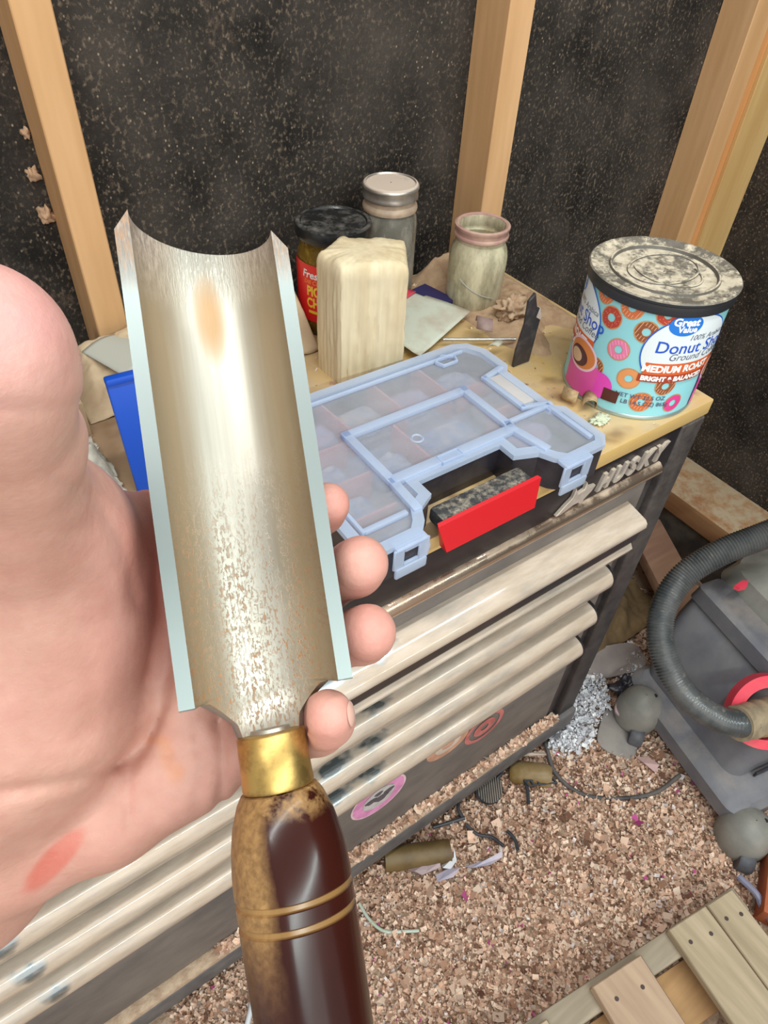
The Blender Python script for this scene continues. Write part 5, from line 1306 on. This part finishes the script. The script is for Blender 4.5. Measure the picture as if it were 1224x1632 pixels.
# grey rounded sheets under the vacuum nose
def pad(name, c, rx, ry, rot, h0, tilt, material, label, cut=None, n=36):
    c = Vector(c); poly = []
    for i in range(n):
        t_ = 2 * PI * i / n; k = (abs(math.cos(t_)) ** 4 + abs(math.sin(t_)) ** 4) ** (-.25) * .9
        poly.append((rx * k * math.cos(t_), ry * k * math.sin(t_)))
    M = Matrix.Translation(c + Vector((0, 0, h0))) @ Matrix.Rotation(rot, 4, 'Z') @ Matrix.Rotation(tilt, 4, 'X')
    return tag(obj(name, MB().prism(poly, 0, .006, .0015, 2, M), material), label, 'pad')
M_PAD = mat('dusty_grey_pad', (.36, .32, .29), (.28, .25, .24), rough=.8, scale=14)
pad('grey_pad', fz(985, 1172), .058, .048, .5, .012, .12, M_PAD, 'lower grey rounded pad between the white fluff and the vacuum')
pad('grey_pad', fz(965, 1062), .10, .042, -.35, .03, .10, mat('mauve_grey_pad', (.34, .28, .27), (.42, .35, .33), rough=.7, scale=10), 'long mauve grey pad behind the fluff by the chest corner')
pad('grey_pad', fz(992, 1138), .040, .026, .4, .045, .1, mat('pink_edged_pad', (.50, .34, .35), (.60, .42, .42), rough=.6), 'small pinkish pad in front of the vacuum left caster')
a = fz(985, 1116, .05)
crumple('dark_clamp', a[0], a[1], .030, .020, .03, M_BASE, 'shiny dark plastic piece in the white fluff', 'plastic piece', 3, z=a[2], amp=.8, freq=1.5)
a = fz(1024, 1240); scrap('pink_scrap', [(1010, 1210), (1030, 1212), (1046, 1226), (1040, 1236), (1022, 1222)], mat('pink_scrap', (.62, .40, .38)), 'pink curled scrap on the shavings left of the vacuum', 'scrap')
# brown cloth or bag behind the chest corner
a = on_z(1000, 920, .05)
def bag():
    mb = MB(); n = 70
    for i in range(n + 1):
        for k in range(n + 1):
            u, v = i / n - .5, k / n - .5; r = math.hypot(u, v) * 2
            x = 1.00 + u * .46; y = .63 + v * .40
            z = .14 * max(0, 1 - r ** 2.0) * (1 + .5 * fbm((u * 5, v * 5, 0))) + .028 * abs(math.sin(u * 22 + 9 * v + 4 * fbm((u * 4, v * 4, 9)))) * max(0, 1 - .7 * r) + .012 * fbm((u * 12, v * 12, 2))
            mb.v.append((x, y, .035 + max(0, z)))
    mb.f = [(i * (n + 1) + k, (i + 1) * (n + 1) + k, (i + 1) * (n + 1) + k + 1, i * (n + 1) + k + 1) for i in range(n) for k in range(n)]
    return mb
cl = obj('brown_cloth', bag(), mat('brown_dirty_cloth', (.24, .155, .075), (.15, .095, .045), rough=.9, scale=9), angle=180)
tag(cl, 'heap of crumpled brown cloth on the floor behind the chest corner', 'cloth')
# pine offcut boards at rear right
mb = MB(); mb.T = Matrix.Translation((1.25, .47, .09)) @ Matrix.Rotation(math.radians(62), 4, 'Z') @ Matrix.Rotation(math.radians(6), 4, 'X'); mb.box((-.16, -.05, 0), (.20, .05, .03), .003)
tag(obj('pine_offcut', mb, wood_mat('stained_pine', (.50, .30, .19), (.30, .16, .11), 'x', knots=True, scale=6)), 'stained pine offcut behind the vacuum hose', 'board')

# ------------------------------------------------------------------ shop vacuum
M_VAC = mat('scuffed_grey_plastic', (.15, .15, .175), (.21, .205, .22), rough=.45, scale=8, dust=(.42, .34, .27), dlo=.4, dhi=1.3, dscale=14, damt=(.45, .8))
M_VAC2 = mat('olive_grey_lid', (.22, .215, .195), (.30, .285, .255), rough=.5, scale=14)
vac = thing('shop_vacuum', 'grey shop vacuum with ribbed black hose and red latches, on the floor at right', 'vacuum', (1.15, .14, .02))
def loft(rings, cap=True):
    mb = MB(); n = len(rings[0])
    for r in rings: mb.v += [tuple(p) for p in r]
    for i in range(len(rings) - 1):
        for k in range(n): mb.f.append((i * n + k, i * n + (k + 1) % n, (i + 1) * n + (k + 1) % n, (i + 1) * n + k))
    if cap: mb.f += [tuple(reversed(range(n))), tuple((len(rings) - 1) * n + k for k in range(n))]
    return mb
def rrect(x0, x1, y0, y1, r, z, n=6, zf=None):
    P = []
    for cx, cy, a0 in ((x1 - r, y1 - r, 0), (x0 + r, y1 - r, 90), (x0 + r, y0 + r, 180), (x1 - r, y0 + r, 270)):
        for i in range(n + 1):
            a = math.radians(a0 + 90 * i / n); x = cx + r * math.cos(a); y = cy + r * math.sin(a); P.append((x, y, z + (zf(x, y) if zf else 0)))
    return P
VR = Matrix.Translation((1.15, .14, 0)) @ Matrix.Rotation(math.radians(-12), 4, 'Z') @ Matrix.Translation((-1.15, -.14, 0))
def vobj(name, mb, mm, parent=vac, **k):
    mb.v = [tuple(VR @ Vector(p)) for p in mb.v]; return obj(name, mb, mm, parent, **k)
vobj('base_deck', loft([rrect(.925, 1.33, -.025, .30, .03, .055), rrect(.915, 1.335, -.033, .308, .035, .065), rrect(.915, 1.335, -.033, .308, .035, .100), rrect(.93, 1.33, -.02, .295, .03, .112)]), M_VAC)
vobj('tank', loft([rrect(.955, 1.33, .03, .30, .03, .105), rrect(.965, 1.33, .03, .31, .03, .15), rrect(1.01, 1.33, .02, .34, .035, .235), rrect(1.05, 1.33, .03, .345, .03, .290), rrect(1.07, 1.32, .04, .335, .03, .300)]), M_VAC)
vobj('motor_lid', loft([rrect(1.105, 1.33, .05, .35, .04, .296), rrect(1.10, 1.335, .045, .355, .04, .310), rrect(1.115, 1.33, .06, .345, .05, .350), rrect(1.16, 1.29, .10, .31, .05, .372)]), M_VAC2)
vobj('lid_edge', loft([rrect(1.035, 1.10, .03, .34, .012, .285), rrect(1.04, 1.10, .035, .335, .012, .318), rrect(1.05, 1.095, .045, .325, .012, .324)]), M_VAC)
mb = MB(); mb.box((1.0, .0185, .115), (1.33, .023, .13), .001); vobj('seam_line', mb, M_BASE)
for i, (px, py, z, s_) in enumerate(((1195, 1318, .085, 1.0), (1024, 1120, .10, .95))):
    c = on_z(px, py, z); d = bpy.data.objects.new('caster', None); COL.objects.link(d); d.parent = vac; d.location = Vector(c) - Vector(vac.location)
    mb = MB(); mb.lathe([(.047 * s_, -.055), (.050 * s_, -.035), (.048 * s_, -.012), (.040 * s_, .010), (.026 * s_, .024), (.010 * s_, .030), (.001, .031)], 36, tuple(c), cap=False); obj('caster_dome', mb, M_VAC2, d)
    mb = MB(); mb.T = Matrix.Translation((c[0] - .030, c[1] - .030, .040)) @ Matrix.Rotation(math.radians(35), 4, 'Z') @ Matrix.Rotation(PI / 2, 4, 'X'); mb.lathe([(.006, -.014), (.022, -.014), (.025, -.010), (.025, .010), (.022, .014), (.006, .014)], 28); obj('wheel', mb, mat('caster_wheel_grey', (.06, .06, .075), (.12, .12, .13), rough=.5), d)
    obj('screw_hole', MB().lathe([(.004, .0), (.004, .002)], 12, (c[0] + .018, c[1] - .01, c[2] + .0245)), M_BASE, d)
# red latches: arc round the hose port and lower handle
port = Vector(at(1212, 1150, 1.28))
red = mat('coral_red_plastic', (.85, .05, .10), (.75, .10, .12), rough=.4, scale=20)
hd = (Vector(at(1150, 1152, 1.28)) - port).normalized()
up_ = CT_.copy(); up_ = (up_ - hd * up_.dot(hd)).normalized()
axv = CT_; e1 = CR_; e2 = CU_
pc_ = Vector(at(1222, 1148, 1.290))
arc = [pc_ + e1 * (.066 * math.cos(t)) + e2 * (.074 * math.sin(t)) for t in np.linspace(math.radians(60), math.radians(196), 26)]
mb = MB(); W2 = .011; th = .012
for p in arc:
    r = (p - pc_).normalized()
    for s1, s2 in ((-1, -1), (1, -1), (1, 1), (-1, 1)): mb.v.append(tuple(p + r * W2 * s1 + axv * th * s2))
mb.f = [(4 * i + k, 4 * i + (k + 1) % 4, 4 * i + 4 + (k + 1) % 4, 4 * i + 4 + k) for i in range(len(arc) - 1) for k in range(4)] + [(3, 2, 1, 0), tuple(4 * (len(arc) - 1) + k for k in range(4))]
obj('red_latch', mb, red, vac)
arc = [pc_ + e1 * (.060 * math.cos(t)) + e2 * (.036 * math.sin(t)) - e2 * .006 for t in np.linspace(math.radians(212), math.radians(330), 16)]
mb = MB()
for p in arc:
    r = (p - pc_).normalized()
    for s1, s2 in ((-1, -1), (1, -1), (1, 1), (-1, 1)): mb.v.append(tuple(p + r * .009 * s1 + axv * th * s2))
mb.f = [(4 * i + k, 4 * i + (k + 1) % 4, 4 * i + 4 + (k + 1) % 4, 4 * i + 4 + k) for i in range(len(arc) - 1) for k in range(4)] + [(3, 2, 1, 0), tuple(4 * (len(arc) - 1) + k for k in range(4))]
obj('red_latch', mb, red, vac)
# dusty hose collar
ca_, cb_ = Vector(at(1176, 1153, 1.255)), Vector(at(1262, 1132, 1.32))
N = 22; P = [ca_.lerp(cb_, i / N) for i in range(N + 1)]
R_ = [.0300 + (.0022 if i % 4 < 2 else 0) + .004 * i / N for i in range(N + 1)]
obj('hose_collar', MB().tube(P, R_, 32), mat('dusty_tan_collar', (.40, .31, .20), (.28, .22, .15), rough=.8, scale=40), vac)
# ribbed hose
ctrl = [(1300, 820, 1.26), (1224, 851, 1.27), (1150, 880, 1.28), (1092, 916, 1.29), (1060, 962, 1.29), (1052, 1015, 1.285), (1068, 1070, 1.275), (1100, 1115, 1.265), (1145, 1145, 1.257), (1180, 1153, 1.254), (1200, 1150, 1.262)]
base_p = spline([at(*c_) for c_ in ctrl], 40); L_ = [0]
for p, q in zip(base_p[:-1], base_p[1:]): L_.append(L_[-1] + (q - p).length)
tot = L_[-1]; pitch = .0052; ns = int(tot / pitch * 4); P = []; R_ = []
La = np.array(L_); B = np.array([tuple(p) for p in base_p])
for i in range(ns + 1):
    s_ = tot * i / ns; P.append(tuple(np.interp(s_, La, B[:, q]) for q in range(3))); smooth_end = s_ > tot * .72
    w_ = tot * .10
    amp = .0014 if s_ < tot * .68 else (.0014 * max(.08, 1 - (s_ - tot * .68) / w_))
    R_.append(.0235 + amp * math.cos(2 * PI * s_ / pitch) + (.001 if s_ > tot * .8 else 0))
obj('hose', MB().tube(P, R_, 28), mat('black_ribbed_hose', (.055, .062, .066), (.11, .112, .112), rough=.33, scale=20, coat=.2, dust=(.45, .38, .30), dscale=60, dlo=.5, dhi=1.2, damt=(.55, .8)), vac, angle=80)
# small clips and tools behind the vacuum
a = on_z(1112, 985, .30)
for nm, pts, zz, mm, lab, cat, hh in (
    ('yellow_clip', [(1122, 945), (1142, 942), (1152, 950), (1132, 964), (1122, 966)], .26, mat('yellow_plastic', (.75, .42, .03)), 'yellow plastic clip behind the vacuum lid', 'clip', .012),
    ('pink_clip', [(1168, 938), (1180, 930), (1190, 931), (1187, 940), (1176, 942)], .36, red, 'small coral pink plastic clip beyond the vacuum top', 'clip', .010)):
    P = [on_z(x, y, zz) for x, y in pts]; n = len(P); mb = MB(); mb.v = [(p[0], p[1], zz) for p in P] + [(p[0], p[1], zz + hh) for p in P]
    mb.f = [tuple(reversed(range(n))), tuple(range(n, 2 * n))] + [(i, (i + 1) % n, n + (i + 1) % n, n + i) for i in range(n)]; tag(obj(nm, mb, mm, smooth=False), lab, cat)
a, b_ = Vector(on_z(1090, 972, .22)), Vector(on_z(1118, 990, .22))
tag(obj('steel_socket', MB().tube([tuple(a), tuple(a.lerp(b_, .5)), tuple(a.lerp(b_, .52)), tuple(b_)], [.020, .020, .013, .013], 20), mat('dull_steel', (.30, .32, .38), (.18, .17, .18), rough=.3, metal=.8)), 'dull steel socket lying between hose and vacuum', 'socket')
# bottle by the pallet
a, b_ = Vector(on_z(1196, 1448, .05)), Vector(on_z(1250, 1560, .05))
tag(obj('blue_strap', MB().tube(spline([fz(1172, 1402, .02), fz(1196, 1432, .03), fz(1205, 1450, .03), fz(1222, 1480, .03), fz(1250, 1540, .03)], 6), .006, 8), mat('blue_grey_strap', (.10, .12, .24), (.30, .30, .42), rough=.4, scale=20)), 'blue grey strap running beside the right pallet board', 'strap')
# tan fragments stuck on the wall
for k, (px, py, r) in enumerate(((75, 345, .0075), (53, 280, .006), (42, 215, .004))):
    r_ = RW @ np.array([(px - 612) / F_PX, (py - 816) / F_PX, 1.0]); p = CAM_POS + r_ * ((Y_WALL - .004 - CAM_POS[1]) / r_[1])
    o = crumple('mud_nest', p[0], p[1] + .001, r, .006, r * 2.4, mat('mud_tan', (.58, .36, .22), (.40, .25, .16), rough=.9, scale=60), ['largest, lowest tan crumb stuck to the black wall left of the left stud', 'middle tan crumb stuck to the black wall left of the left stud', 'smallest, highest tan crumb stuck to the black wall at far left'][k], 'debris', 20 + k, z=p[2] - r, n=10, amp=.9, freq=1.8)
# fine dust on things is in their materials; loose crumbs on the worktop
chips('worktop_crumbs', 'scattered wood crumbs on the worktop in front of the coffee can', 900, (.20, .768), (.352, .80), lambda x, y: WZ + .0004, .0030, PAL[:4], [.3, .3, .2, .2], lift=.0008, curl=.2, stuffcat='crumbs',
      mask=lambda x, y: not (OX0 - .01 < x < OX1 + .01 and y < OY1 + .01) and fbm((x * 20, y * 20, 0)) > -.1 and math.hypot(x - cc[0], y - cc[1]) > .085)
